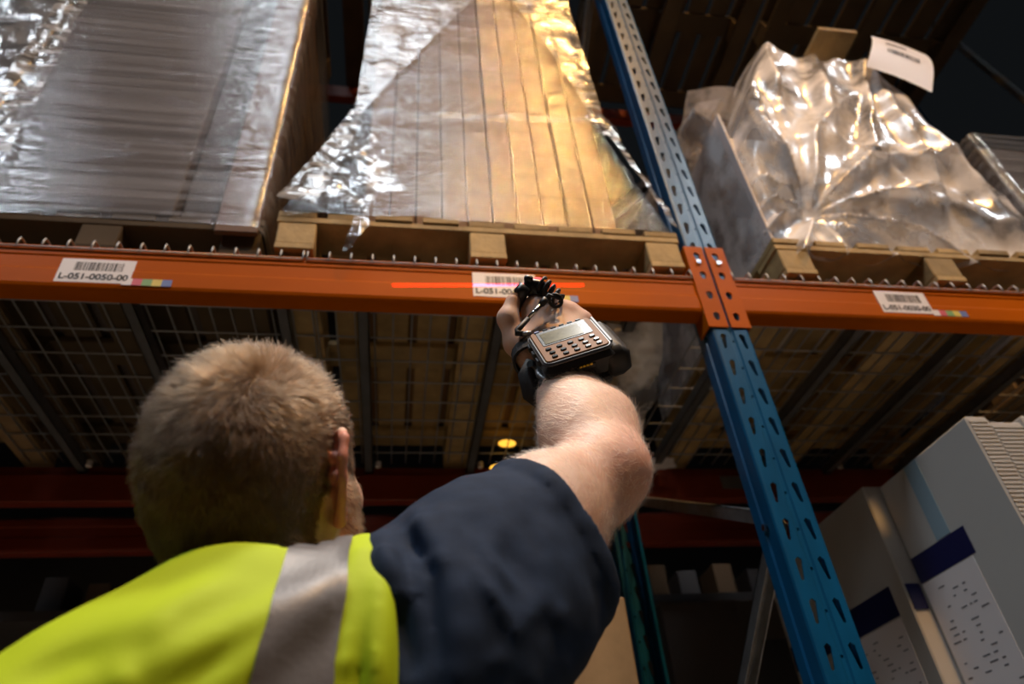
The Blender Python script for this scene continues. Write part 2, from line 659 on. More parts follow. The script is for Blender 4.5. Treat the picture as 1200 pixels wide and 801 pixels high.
upright_frame(0.864, 'blue perforated steel rack upright rising through the orange beam joint', [
    ('horizontal_brace', (0.864, 1.40, 1.972), (0.864, 2.46, 2.54)),
    ('diagonal_brace', (0.864, 1.40, 1.968), (0.864, 2.46, 1.20)),
    ('diagonal_brace', (0.864, 1.40, 4.87), (0.864, 2.46, 4.24)),
    ('diagonal_brace', (0.864, 1.40, 3.25), (0.864, 2.46, 3.95)),
    ('diagonal_brace', (0.864, 1.40, 1.15), (0.864, 2.46, 0.45))])
upright_frame(3.61, 'blue rack upright at the far end of the right bay with a pale steep brace', [
    ('diagonal_brace', (3.58, 1.95, 5.9), (3.58, 1.72, 3.4))])


def beam(x0, x1, y, z0, sgn, material, label, ends=(), group=None):
    """box beam with an inner step; sgn +1: outer face towards the aisle"""
    h = ZT - ZB
    t = thing('pallet_beam', ((x0 + x1) / 2, y, z0), label, 'rack beam', group)
    pr = [(0, 0.012), (0.003, 0.004), (0.010, 0.0), (0.052, 0), (0.055, 0.004), (0.055, h - 0.045), (0.030, h - 0.045), (0.030, h - 0.003),
          (0.027, h), (0.016, h), (0.004, h - 0.012), (0.0, h - 0.018), (0.0, 0.105), (0.0025, 0.100), (0.0025, 0.062), (0, 0.057)]
    pr = [(y + sgn * a, z0 + q) for a, q in pr]
    b = MB().prism_x(pr, x0, x1)
    obj('beam_body', b, material, t, fix=True)
    for xe, s in ends:      # s: +1 plate lies to the right of the beam end
        b = MB()
        xa, xb = sorted((xe - s * 0.003, xe + s * 0.050))
        za, zb = z0 - 0.055, z0 + 0.250
        yy = y - sgn * 0.0045
        # front plate with four slots
        nh = 4
        step = (zb - za) / nh
        for i in range(nh):
            zc = za + (i + 0.5) * step
            xm = (xa + xb) / 2 + s * 0.002
            hole = [(-0.006, -0.012), (0, -0.015), (0.006, -0.012), (0.009, 0.0), (0.009, 0.009), (0, 0.015), (-0.009, 0.009), (-0.009, 0.0)]
            hole = [(xm + x, zc + z) for x, z in hole]
            out = [(xa, zc - step / 2), (xm, zc - step / 2), (xb, zc - step / 2), (xb, zc), (xb, zc + step / 2), (xm, zc + step / 2), (xa, zc + step / 2), (xa, zc)]
            k = len(b.v)
            b.v += [(x, yy, z) for x, z in out] + [(x, yy, z) for x, z in hole] + [(x, yy + sgn * 0.004, z) for x, z in hole]
            for q in range(8):
                r_ = (q + 1) % 8
                b.f += [(k + q, k + r_, k + 8 + r_, k + 8 + q), (k + 8 + q, k + 8 + r_, k + 16 + r_, k + 16 + q)]
                b.mi += [0, 0]
        # back of the plate's outline and side return hugging the post
        ye = yy + sgn * 0.004
        for (p, q) in (((xa, za), (xb, za)), ((xb, za), (xb, zb)), ((xb, zb), (xa, zb)), ((xa, zb), (xa, za))):
            b.add([(p[0], yy, p[1]), (q[0], yy, q[1]), (q[0], ye, q[1]), (p[0], ye, p[1])], [(0, 1, 2, 3)])
        xs = xe - s * 0.003
        b.box(min(xs, xs - s * 0.004), max(xs, xs - s * 0.004), min(yy, y + sgn * 0.058), max(yy, y + sgn * 0.058), za, zb)
        cp = obj('connector_plate', b, material, t, fix=True)
        pb = MB().tube([((xa + xb) / 2, yy - sgn * 0.006, z0 + 0.185), ((xa + xb) / 2, yy + sgn * 0.012, z0 + 0.185)], 0.008, 8)
        obj('locking_pin', pb, M['steel'], cp, fix=True)
    return t


bL = beam(-1.86, PX0 - 0.002, YF, ZB, 1, M['orange'], 'long orange front beam with two barcode labels, left of the blue upright', ((PX0 - 0.002, 1),))
bR = beam(PX1 + 0.002, 3.55, YF, ZB, 1, M['orange'], 'orange front beam right of the blue upright with one barcode label', ((PX1 + 0.002, -1),))
beam(-1.86, PX0 - 0.002, YR + 0.055, ZB - 0.01, -1, M['orange_shaded'], 'red orange rear beam in shade behind the man, left of the upright', ())
beam(PX1 + 0.002, 3.55, YR + 0.055, ZB - 0.01, -1, M['orange_shaded'], 'red orange rear beam in shade behind the blue upright and white cartons', ())
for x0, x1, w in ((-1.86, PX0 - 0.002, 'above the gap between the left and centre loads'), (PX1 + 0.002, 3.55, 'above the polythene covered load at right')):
    beam(x0, x1, YR + 0.055, 5.165, -1, M['orange_shaded'], 'upper storey rear beam, ' + w)
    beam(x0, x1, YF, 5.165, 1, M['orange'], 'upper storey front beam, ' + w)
beam(-1.9, 3.6, 2.80, 2.49, 1, M['orange_shaded'], 'beam of the next rack row, darkened red for its shade, just below the rear beam')


# location labels: part of the beam they are stuck on
def location_label(bm_, x0, x1, z0, z1, code, chips_x0, chip_w, chip_z):
    y = YF - 0.0008
    b = MB().box(x0, x1, y, YF + 0.003, z0, z1)
    lb = obj('location_label', b, M['paper'], bm_)
    lb['label'] = 'white barcode location label'
    b = MB()
    w = x1 - x0
    r = random.Random(code)
    x = x0 + 0.20 * w
    while x < x1 - 0.14 * w:
        bw = r.choice((0.0012, 0.0012, 0.0024, 0.0036))
        b.box(x, x + bw, y - 0.0005, y, z0 + 0.50 * (z1 - z0), z0 + 0.86 * (z1 - z0))
        x += bw + r.choice((0.0012, 0.0018, 0.003))
    tag(obj('barcode', b, M['ink'], lb), kind='stuff')
    cu = bpy.data.curves.new('location_code', 'FONT')
    cu.body = code
    cu.size = (z1 - z0) * 0.40
    cu.offset = 0.0006
    cu.align_x = 'CENTER'
    cu.extrude = 0.0002
    cu.materials.append(M['ink'])
    tx = bpy.data.objects.new('location_code', cu)
    col.objects.link(tx)
    tx.parent = lb
    tx.location = Vector(((x0 + x1) / 2, y - 0.0007, z0 + 0.12 * (z1 - z0))) - root_loc(lb)
    tx.rotation_euler = (math.radians(90), 0, 0)
    bpy.context.view_layer.update()
    if tx.dimensions.x > 0:
        cu.size *= min(1.0, 0.92 * w / tx.dimensions.x)
    for i, k in enumerate(('paper', 'red_chip', 'green_chip', 'yellow_chip', 'blue_chip')):
        b = MB().box(chips_x0 + i * chip_w, chips_x0 + (i + 1) * chip_w, y - 0.0006, y + 0.0005, chip_z, chip_z + 0.021)
        o = obj('colour_chip', b, M[k], bm_)
        o['label'] = {'paper': 'white', 'red_chip': 'red', 'green_chip': 'green', 'yellow_chip': 'yellow', 'blue_chip': 'blue'}[k] + ' colour chip'


location_label(bL, -0.822, -0.655, 2.556, 2.632, 'L-051-0050-00', -0.672, 0.0225, 2.552)
location_label(bL, 0.177, 0.347, 2.563, 2.648, 'L-051-0040-00', 0.345, 0.0225, 2.556)
location_label(bR, 1.357, 1.520, 2.566, 2.648, 'L-051-0030-00', 1.515, 0.0225, 2.560)


# wire decks
def deck(x0, x1, chans, label, z=2.694, y1=2.47):
    t = thing('wire_deck', ((x0 + x1) / 2, (YF + y1) / 2, z), label, 'wire deck', 'wire decks on the beams')
    r = 0.0028
    b = MB()
    y = 1.445
    while y < y1 - 0.02:
        b.tube([(x0, y, z), (x1, y, z)], r, 5)
        y += 0.117
    b.tube([(x0, YF - 0.0045, z - 0.030), (x1, YF - 0.0045, z - 0.030)], r, 5)
    tag(obj('cross_wires', b, M['wire'], t, smooth=True), kind='stuff')
    b = MB()
    n = int(round((x1 - x0) / 0.056))
    for i in range(n + 1):
        x = x0 + (x1 - x0) * i / n
        b.tube([(x, y1, z + 0.004), (x, YF + 0.012, z + 0.004), (x, YF - 0.001, z + 0.001), (x, YF - 0.0045, z - 0.010), (x, YF - 0.0045, z - 0.032)], r, 5)
    tag(obj('long_wires', b, M['wire'], t, smooth=True), kind='stuff')
    for xc in chans:
        b = MB()
        za, zb = z - 0.040, z - 0.004
        b.box(xc - 0.016, xc + 0.016, YF + 0.034, YR + 0.022, za, za + 0.003)
        b.box(xc - 0.016, xc - 0.013, YF + 0.034, YR + 0.022, za, zb)
        b.box(xc + 0.013, xc + 0.016, YF + 0.034, YR + 0.022, za, zb)
        ch = obj('support_channel', b, M['channel'], t)
        bb = MB().tube([(xc + 0.035, YR - 0.03, za - 0.001), (xc + 0.035, YR - 0.03, za + 0.02)], 0.011, 8)
        obj('end_bolt', bb, M['paper'], ch, fix=True)
    return t


deck(-1.330, -0.262, (-1.14, -0.736, -0.335), 'galvanised wire deck under the grey wrapped load at left')
deck(-0.252, 0.800, (-0.115, 0.28, 0.675), 'galvanised wire deck under the centre pallet of cartons')
deck(0.925, 2.02, (1.034, 1.43, 1.825), 'galvanised wire deck under the polythene covered load')
deck(2.03, 3.10, (2.17, 2.56, 2.95), 'galvanised wire deck at the far right beyond the polythene load')
for x in (0.335, 1.40):
    b = MB().box(x - 0.085, x + 0.085, YR - 0.004, YR - 0.0005, 2.572, 2.630)
    tag(obj('beam_bracket', b, M['channel'], loc=(x, YR, 2.572)), 'grey steel clip plate on the rear beam, ' + ('behind the raised elbow' if x < 1 else 'behind the blue upright'), 'bracket')


# ------------------------------------------------------------------ pallets
def pallet(x0, x1, y0, y1, z, label, wood='wood', ntop=7, seed=0, group='pallets under the loads'):
    t = thing('pallet', ((x0 + x1) / 2, (y0 + y1) / 2, z), label, 'pallet', group)
    r = random.Random(seed)
    m = M[wood]
    w, d = x1 - x0, y1 - y0
    for i, xc in enumerate((x0 + 0.055, (x0 + x1) / 2, x1 - 0.055)):
        bw = 0.10
        piece('bottom_board', (xc, (y0 + y1) / 2, z + 0.011), (bw, d, 0.022), m, t)
        for yc in (y0 + 0.066, (y0 + y1) / 2, y1 - 0.066):
            piece('block', (xc, yc, z + 0.062), (0.10, 0.125, 0.080), m, t, ch=0.003)
    for yc in (y0 + 0.062, (y0 + y1) / 2, y1 - 0.062):
        piece('stringer_board', ((x0 + x1) / 2, yc, z + 0.113), (w, 0.12, 0.022), m, t)
    bw = w / ntop * 0.80
    for i in range(ntop):
        xc = x0 + bw / 2 + (w - bw) * i / (ntop - 1)
        piece('deck_board', (xc, (y0 + y1) / 2 + r.uniform(-0.004, 0.004), z + 0.135), (bw, d, 0.022), m, t)
    return t


ZP = 2.7018
ZL = ZP + 0.1465
pallet(-1.20, -0.385, 1.370, 2.52, ZP, 'wooden pallet under the grey film-wrapped load at left', 'wood_shaded', 6, 1)
pallet(-0.345, 0.795, 1.325, 2.52, ZP, 'pale wooden pallet under the torn golden-lit film in the centre', 'wood', 9, 2)
pallet(1.10, 2.20, 1.325, 2.52, ZP, 'wooden pallet under the load draped in clear polythene', 'wood', 8, 3)
pallet(-2.10, -1.26, 1.40, 2.52, ZP, 'wooden pallet at far left under the gold-glinting film', 'wood_dark', 6, 4)
pallet(2.34, 3.40, 1.42, 2.52, ZP, 'wooden pallet at far right under the low dark wrapped load', 'wood_dark', 7, 5)
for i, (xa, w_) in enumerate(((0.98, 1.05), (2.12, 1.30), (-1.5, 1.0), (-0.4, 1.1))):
    pallet(xa, xa + w_, 1.34, 2.50, 5.325, 'upper storey pallet seen from below, ' + ('nearest right of the blue upright', 'second right of the blue upright', 'above the left load', 'above the centre load')[i], 'wood_shaded', 8, 9 + i, 'pallets on the upper storey')


# ------------------------------------------------------------------ loads
def carton(x0, x1, y0, y1, z0, z1, m, label, group=None, ch=0.004, name='carton', cat='carton'):
    b = MB().box(x0, x1, y0, y1, z0, z1, ch=ch)
    return tag(obj(name, b, M[m], loc=((x0 + x1) / 2, (y0 + y1) / 2, z0)), label, cat, group)


def film_sleeve(name, material, z0, z1, shape, label, group, nz=60, nper=160, rough=0.006, seed=0, bottom=None, close=True, freq=(2.5, 2.5, 14)):
    """wrapped film: a rounded rectangle loop whose sides follow shape(z) = (x0, x1, y0, y1)"""
    def loop(u, z):
        x0, x1, y0, y1 = shape(z)
        rr = 0.025
        per = [(x0 + rr, y0), (x1 - rr, y0), (x1, y0 + rr), (x1, y1 - rr), (x1 - rr, y1), (x0 + rr, y1), (x0, y1 - rr), (x0, y0 + rr)]
        ln = [math.dist(per[i], per[(i + 1) % 8]) for i in range(8)]
        s = (u % 1.0) * sum(ln)
        for i in range(8):
            if s <= ln[i]:
                a, c = per[i], per[(i + 1) % 8]
                q = s / ln[i]
                return a[0] + (c[0] - a[0]) * q, a[1] + (c[1] - a[1]) * q
            s -= ln[i]
        return per[0]
    b = MB()
    pts = []
    for j in range(nz):
        for i in range(nper):
            u, v = i / nper, j / (nz - 1)
            zb = z0 + (bottom(u) if bottom else 0.0) * (1 - v)
            z = zb + (z1 - zb) * v
            x, y = loop(u, z)
            pts.append((x, y, z))
    P_ = np.array(pts)
    s3 = np.array(freq)
    d = (vnoise(P_ * s3 + seed) + 0.5 * vnoise(P_ * s3 * 2.3 + seed + 9)) * rough
    cx, cy = np.mean(P_[:, 0]), np.mean(P_[:, 1])
    x0s = np.array([shape(z) for z in P_[:, 2]])
    nx = np.where(np.abs(P_[:, 0] - x0s[:, 0]) < 0.02, -1, np.where(np.abs(P_[:, 0] - x0s[:, 1]) < 0.02, 1, 0))
    ny = np.where(np.abs(P_[:, 1] - x0s[:, 2]) < 0.02, -1, np.where(np.abs(P_[:, 1] - x0s[:, 3]) < 0.02, 1, 0))
    P_[:, 0] += nx * d
    P_[:, 1] += ny * d
    fs = [(j * nper + i, j * nper + (i + 1) % nper, (j + 1) * nper + (i + 1) % nper, (j + 1) * nper + i) for j in range(nz - 1) for i in range(nper)]
    b.add(P_, fs)
    return tag(obj(name, b, M[material], smooth=True, loc=(cx, cy, z0)), label, 'film', group)


def lerp_tab(z, tab):
    return float(np.interp(z, [a for a, _ in tab], [c for _, c in tab]))


def tail(pts_a, pts_b, nu, nv, amp, seed, fr=26):
    def fn(u, v):
        k = v * (len(pts_a) - 1)
        i = min(int(k), len(pts_a) - 2)
        f = k - i
        a = Vector(pts_a[i]).lerp(Vector(pts_a[i + 1]), f)
        c = Vector(pts_b[i]).lerp(Vector(pts_b[i + 1]), f)
        p = a.lerp(c, u)
        q = np.array([p.x, p.y, p.z]) * fr + seed
        return (p.x + amp * n1(*q) * 0.6, p.y + amp * (n1(*(q + 5)) + 0.6 * n1(*(q * 2.1))) - amp * 0.9, p.z + amp * n1(*(q + 11)) * 0.6)
    return MB().grid(fn, nu, nv)


# left load: one broad grey carton, a narrow set-back one, an edge board, all in stretch film
carton(-1.165, -0.625, 1.362, 2.45, ZL, 4.30, 'kraft_grey', 'broad grey brown carton inside the left wrapped load')
carton(-0.615, -0.512, 1.385, 2.45, ZL, 4.30, 'dark_card', 'narrow dark carton set back beside the broad grey one')
b = MB()
b.box(-0.505, -0.394, 1.345, 1.362, 2.772, 4.30, ch=0.003)
b.box(-0.402, -0.394, 1.362, 1.50, ZL + 0.004, 4.30, ch=0.002)
tag(obj('edge_board', b, M['kraft_edge'], loc=(-0.45, 1.35, 2.772)), 'brown card edge board at the right front corner of the left load', 'edge board')
carton(-0.500, -0.410, 1.37, 2.45, ZL, 4.28, 'kraft', 'brown carton behind the edge board of the left load')
film_sleeve('stretch_film', 'stretch_grey', 2.762, 4.32,
            lambda z: (lerp_tab(z, [(2.76, -1.212), (3.2, -1.185), (4.3, -1.18)]), lerp_tab(z, [(2.76, -0.372), (4.3, -0.378)]), lerp_tab(z, [(2.76, 1.312), (2.86, 1.322), (3.0, 1.333), (4.3, 1.335)]), 2.535),
            'grey ribbed stretch film wound round the left load', None, seed=3, freq=(1.6, 2.5, 22), rough=0.005)

b = tail([(-1.190, 1.324, 4.30), (-1.196, 1.324, 3.70), (-1.202, 1.322, 3.20), (-1.212, 1.306, 2.775)], [(-1.125, 1.328, 4.30), (-1.105, 1.328, 3.70), (-1.075, 1.326, 3.20), (-1.050, 1.310, 2.775)], 22, 110, 0.007, 27.0, 20)
tag(obj('film_overlap', b, M['veil'], smooth=True, loc=(-1.13, 1.325, 2.78)), 'crinkled pale overlap of film down the left edge of the grey wrapped load', 'film')

# load at far left, film glinting gold
carton(-2.05, -1.32, 1.46, 2.45, ZL, 4.15, 'dark_card', 'dark carton under gold glinting film at far left')
film_sleeve('stretch_film', 'scrap', 2.85, 4.2, lambda z: (-2.08, lerp_tab(z, [(2.85, -1.27), (4.2, -1.225)]), 1.425, 2.49),
            'crinkled film catching gold light around the far left load', None, seed=8, freq=(16, 16, 16), rough=0.010, nz=90)

# centre load: ten tall flat cartons on edge
ORD = ('first', 'second', 'third', 'fourth', 'fifth', 'sixth', 'seventh', 'eighth', 'ninth', 'tenth')
n = 10
cx0, cx1 = -0.125, 0.625
for i in range(n):
    w = (cx1 - cx0) / n
    carton(cx0 + w * i + 0.0018, cx0 + w * (i + 1) - 0.0018, 1.352 + 0.008 * (i % 3 == 1), 2.42, ZL, 4.26 + 0.02 * (i % 2), 'kraft',
           ORD[i] + ' tall flat brown carton from the left in the centre load', 'flat cartons in the centre load', ch=0.003)


def centre_bottom(u):
    return 0.012 * n1(u * 40, 3.3)


film_sleeve('stretch_film', 'stretch', 2.835, 4.30,
            lambda z: (lerp_tab(z, [(2.83, -0.352), (2.86, -0.352), (3.05, -0.285), (3.34, -0.18), (3.5, -0.165), (4.3, -0.15)]),
                       lerp_tab(z, [(2.83, 0.797), (2.86, 0.797), (3.1, 0.735), (3.42, 0.655), (3.6, 0.645), (4.3, 0.635)]),
                       lerp_tab(z, [(2.83, 1.318), (3.0, 1.332), (3.2, 1.338), (4.3, 1.338)]), 2.50),
            'clear stretch film flaring from the centre cartons down to the pallet corners', None, seed=5, bottom=centre_bottom, nz=110, nper=220, freq=(2.2, 2.2, 18), rough=0.0055)


# torn film: a triangular tail blown off the left corner, hanging in front of the pallet
TL = thing('torn_film', (-0.2, 1.31, 2.85), 'crumpled torn end of film hanging over the left corner of the centre pallet', 'film')
b = tail([(-0.180, 1.325, 3.330), (-0.215, 1.315, 3.12), (-0.270, 1.312, 2.98), (-0.348, 1.312, 2.872)],
         [(-0.178, 1.325, 3.325), (-0.095, 1.300, 3.14), (-0.040, 1.295, 3.00), (0.000, 1.300, 2.905)], 26, 36, 0.011, 2.0, 17)
obj('film_flap', b, M['scrap'], TL, smooth=True)
b = tail([(-0.245, 1.312, 2.900), (-0.170, 1.300, 2.860), (-0.135, 1.296, 2.79), (-0.152, 1.292, 2.72), (-0.165, 1.298, 2.672)],
         [(-0.085, 1.300, 2.890), (-0.105, 1.292, 2.840), (-0.098, 1.288, 2.77), (-0.122, 1.286, 2.70), (-0.152, 1.296, 2.668)], 14, 44, 0.010, 4.0, 24)
obj('film_tail', b, M['scrap'], TL, smooth=True)
b = tail([(0.575, 1.33, 3.44), (0.60, 1.322, 3.36), (0.63, 1.322, 3.27)], [(0.655, 1.36, 3.44), (0.690, 1.33, 3.37), (0.700, 1.33, 3.26)], 14, 20, 0.014, 7.0, 30)
tag(obj('torn_film', b, M['scrap'], smooth=True, loc=(0.63, 1.33, 3.3)), 'small crumpled film knot on the right shoulder of the centre load', 'film')

# doubled film: slanting overlaps at the upper corners of the centre load
VO = thing('film_overlap', (0.2, 1.33, 3.6), 'milky slanting overlaps of doubled film on the upper corners of the centre load', 'film')
b = tail([(-0.150, 1.330, 4.30), (-0.163, 1.330, 3.80), (-0.176, 1.330, 3.34)], [(0.300, 1.326, 4.30), (0.060, 1.326, 3.80), (-0.160, 1.330, 3.32)], 40, 70, 0.004, 3.0, 12)
obj('left_overlap', b, M['veil'], VO, smooth=True)
b = tail([(0.36, 1.326, 4.30), (0.50, 1.326, 3.88), (0.620, 1.328, 3.42)], [(0.636, 1.330, 4.30), (0.648, 1.330, 3.88), (0.660, 1.330, 3.42)], 40, 70, 0.004, 9.0, 12)
obj('right_overlap', b, M['veil'], VO, smooth=True)
b = tail([(0.625, 1.322, 3.40), (0.70, 1.318, 3.16), (0.775, 1.308, 2.865)], [(0.655, 1.326, 3.42), (0.735, 1.322, 3.12), (0.800, 1.310, 2.845)], 16, 50, 0.008, 15.0, 18)
obj('right_hem', b, M['veil'], VO, smooth=True)
b = tail([(-0.185, 1.322, 3.34), (-0.26, 1.318, 3.10), (-0.352, 1.306, 2.87)], [(-0.150, 1.322, 3.32), (-0.19, 1.312, 3.06), (-0.25, 1.300, 2.84)], 20, 50, 0.008, 21.0, 18)
obj('wrap_band', tail([(-0.165, 1.326, 3.345), (0.25, 1.322, 3.365), (0.64, 1.326, 3.40)], [(-0.165, 1.326, 3.315), (0.25, 1.322, 3.325), (0.64, 1.326, 3.37)], 12, 90, 0.006, 33.0, 22), M['stretch'], VO, smooth=True)
obj('left_hem', b, M['veil'], VO, smooth=True)

# right load: white sacks and a grey board under loose clear polythene
carton(1.175, 2.06, 1.42, 2.42, ZL, 3.50, 'white_bag', 'pale grey carton at the foot of the polythene covered load')
carton(1.42, 1.92, 1.52, 2.40, 3.505, 3.95, 'white_bag', 'pale carton on top of the polythene covered load')
b = MB().box(1.150, 1.160, 1.385, 2.45, ZL + 0.001, 3.60, ch=0.002)
tag(obj('side_board', b, M['mauve'], loc=(1.155, 1.9, ZL)), 'grey mauve board closing the left flank of the polythene load', 'board')


def poly_front(u, v):
    """front drape: u along x, v from the pallet to the top, falling back over the crown"""
    xl = lerp_tab(v, [(0, 1.135), (0.55, 1.165), (0.75, 1.19), (1, 1.30)])
    xr = lerp_tab(v, [(0, 2.23), (0.3, 2.20), (0.6, 2.09), (0.85, 2.05), (1, 1.95)])
    x = xl + (xr - xl) * u
    top = lerp_tab(u, [(0, 3.72), (0.12, 3.92), (0.35, 4.27), (0.55, 4.20), (0.8, 4.18), (0.92, 4.02), (1, 3.75)])
    z = 2.80 + 0.03 * n1(u * 9, 1.5) + (top - 2.80) * v
    p = np.array([x, z])
    y = 1.362
    # tucks radiating from a pinch at the lower left centre
    cx, cz = 1.34, 3.05
    dx, dz = x - cx, z - cz
    r = math.hypot(dx, dz) + 1e-4
    a = math.atan2(dz, dx)
    amp = 0.050 * min(1, r / 0.10) * math.exp(-((r - 0.35) / 0.42) ** 2)
    w = n1(r * 3.0, 7.7) * 0.7
    rad = math.sin(a * 5.5 + w * 3.0 + 0.4)
    y -= amp * (1 - abs(rad)) ** 1.6 * 1.2 - 0.006
    y += 0.030 * math.exp(-(r / 0.10) ** 2)
    # long slack folds coming down from the crown
    for fx, sl, wd, ht, zc, zw in ((1.45, 0.16, 0.028, 0.055, 3.95, 0.35), (1.62, 0.25, 0.035, 0.05, 3.75, 0.35), (1.78, 0.34, 0.03, 0.06, 3.65, 0.40),
                                   (1.90, 0.05, 0.030, 0.045, 3.55, 0.45), (1.26, -0.02, 0.030, 0.045, 3.45, 0.5), (2.02, -0.10, 0.04, 0.05, 3.3, 0.4), (1.70, -0.5, 0.05, 0.05, 3.2, 0.25)):
        dd = (x - fx) - sl * (z - zc)
        y -= ht * math.exp(-(dd / wd) ** 2) * math.exp(-((z - zc) / zw) ** 2)
    y += 0.022 * n1(x * 7, z * 4.5, 3.0) + 0.010 * n1(x * 17, z * 12, 6.0)
    y -= 0.004
    # left and right margins round the corners, crown falls back
    y += 0.10 * max(0, (0.04 - u) / 0.04) ** 1.5 + 0.22 * max(0, (u - 0.93) / 0.07) ** 1.5
    y += 0.30 * max(0, (v - 0.90) / 0.10) ** 2
    return (x, max(y, 1.268), z)


PL = thing('polythene_cover', (1.65, 1.36, 2.83), 'loose crumpled clear polythene cover thrown over the pale load right of the upright', 'cover')
obj('front_drape', MB().grid(poly_front, 150, 150), M['clear'], PL, smooth=True)


def poly_side(u, v):
    """left flank: u from front to back"""
    y = 1.40 + 1.06 * u
    top = 3.74 + 0.25 * u
    z = 2.90 + (top - 2.90) * v
    x = 1.138 - 0.02 * v + 0.012 * n1(y * 5, z * 3.0, 1.0) - 0.10 * max(0, v - 0.75) * (1 + 0.6 * n1(y * 6, 0.4)) - 0.045 * math.exp(-((v - 0.88) / 0.06) ** 2)
    if v > 0.93:
        x += 1.8 * (v - 0.93)
    return (x, y, z)


obj('side_drape', MB().grid(poly_side, 50, 70), M['clear'], PL, smooth=True)
b = MB().grid(lambda u, v: (1.25 + 0.85 * u, 1.62 + 0.8 * v, 4.17 + 0.06 * n1(u * 5, v * 5) - 0.25 * abs(u - 0.4) ** 2), 40, 30)
obj('top_drape', b, M['clear'], PL, smooth=True)
b = MB().box(1.80, 1.99, 1.335, 1.70, 4.262, 4.290, ch=0.003)
tag(obj('timber_board', b, M['wood'], loc=(1.89, 1.7, 4.262)), 'short timber board lying on top of the polythene cover', 'board')


def note(u, v):
    a = Vector((1.840, 1.290, 3.883)).lerp(Vector((2.065, 1.290, 3.730)), u)
    c = Vector((2.007, 1.310, 4.199)).lerp(Vector((2.258, 1.330, 4.121)), u)
    p = a.lerp(c, v)
    p.y -= 0.03 * math.sin(math.pi * v)
    p.z += 0.02 * math.sin(math.pi * u)
    return p


NT = thing('paper_notice', (2.1, 1.3, 3.9), 'curled white paper notice at the top right of the polythene cover', 'paper')
obj('sheet', MB().grid(note, 16, 10), M['paper'], NT, smooth=True)
b = MB()
for vv, ua, ub in ((0.62, 0.25, 0.60), (0.40, 0.28, 0.80)):
    for k in range(14):
        u0 = ua + (ub - ua) * k / 14
        u1 = u0 + (ub - ua) / 14 * (0.5 + 0.4 * random.random())
        q = [Vector(note(u0, vv)), Vector(note(u1, vv)), Vector(note(u1, vv + 0.10)), Vector(note(u0, vv + 0.10))]
        b.add([p + Vector((0, -0.002, -0.0005)) for p in q], [(0, 1, 2, 3)])
tag(obj('printed_lines', b, M['ink'], NT), kind='stuff')

# low dark load at far right
carton(2.40, 3.30, 1.50, 2.40, ZL, 3.70, 'kraft_grey', 'dim carton in the dark wrapped load at far right')
film_sleeve('stretch_film', 'stretch_grey', 2.86, 3.75, lambda z: (2.36, 3.36, 1.46, 2.45), 'dark stretch film around the far right load', None, seed=13, freq=(2, 2, 20))

# slack film hanging under the deck beside the upright
b = tail([(0.60, 1.56, 2.675), (0.61, 1.66, 2.60), (0.585, 1.80, 2.52), (0.62, 2.0, 2.50), (0.66, 2.2, 2.55), (0.66, 2.40, 2.64)],
         [(0.795, 1.56, 2.675), (0.80, 1.66, 2.59), (0.795, 1.80, 2.53), (0.80, 2.0, 2.52), (0.80, 2.2, 2.57), (0.80, 2.40, 2.64)], 24, 50, 0.03, 3.0, 9)
tag(obj('film_scrap', b, M['clear'], smooth=True, loc=(0.7, 2, 2.55)), 'milky slack film sagging under the wire deck left of the upright', 'film')
b = tail([(0.95, 2.38, 2.655), (1.0, 2.38, 2.665), (1.1, 2.38, 2.66)], [(0.96, 2.42, 2.64), (1.02, 2.43, 2.635), (1.12, 2.42, 2.64)], 8, 20, 0.02, 6.0, 20)
tag(obj('film_scrap', b, M['paper'], smooth=True, loc=(1.0, 2.4, 2.64)), 'scrap of white packing on the rear beam beside the upright', 'packing')

# amber glows added to stand in for warm reflections under the deck
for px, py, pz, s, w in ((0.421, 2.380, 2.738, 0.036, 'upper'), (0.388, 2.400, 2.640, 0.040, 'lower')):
    t = thing('amber_glint', (px, py, pz), 'small amber glow added for a warm reflection above the raised elbow, ' + w + ' of the two', 'glint', 'amber glints under the deck')
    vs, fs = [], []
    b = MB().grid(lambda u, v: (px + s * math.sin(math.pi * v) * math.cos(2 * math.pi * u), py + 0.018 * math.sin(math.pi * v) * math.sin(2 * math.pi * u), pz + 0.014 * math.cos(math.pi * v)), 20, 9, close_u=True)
    obj('lens', b, M['amber'], t, smooth=True)  # glowing ellipsoid in place of a reflection
    obj('glint_backing', MB().box(px - 0.03, px + 0.03, py + 0.008, py + 0.020, pz - 0.012, pz + 0.012), M['channel'], t)

# ------------------------------------------------------------------ lower storey: tall white cartons on a floor pallet
pallet(1.36, 2.46, 1.32, 2.44, 0.0, 'wooden floor pallet carrying the tall white cartons', 'wood_dark', 8, 21, 'pallets on the floor')
zc0 = 0.146


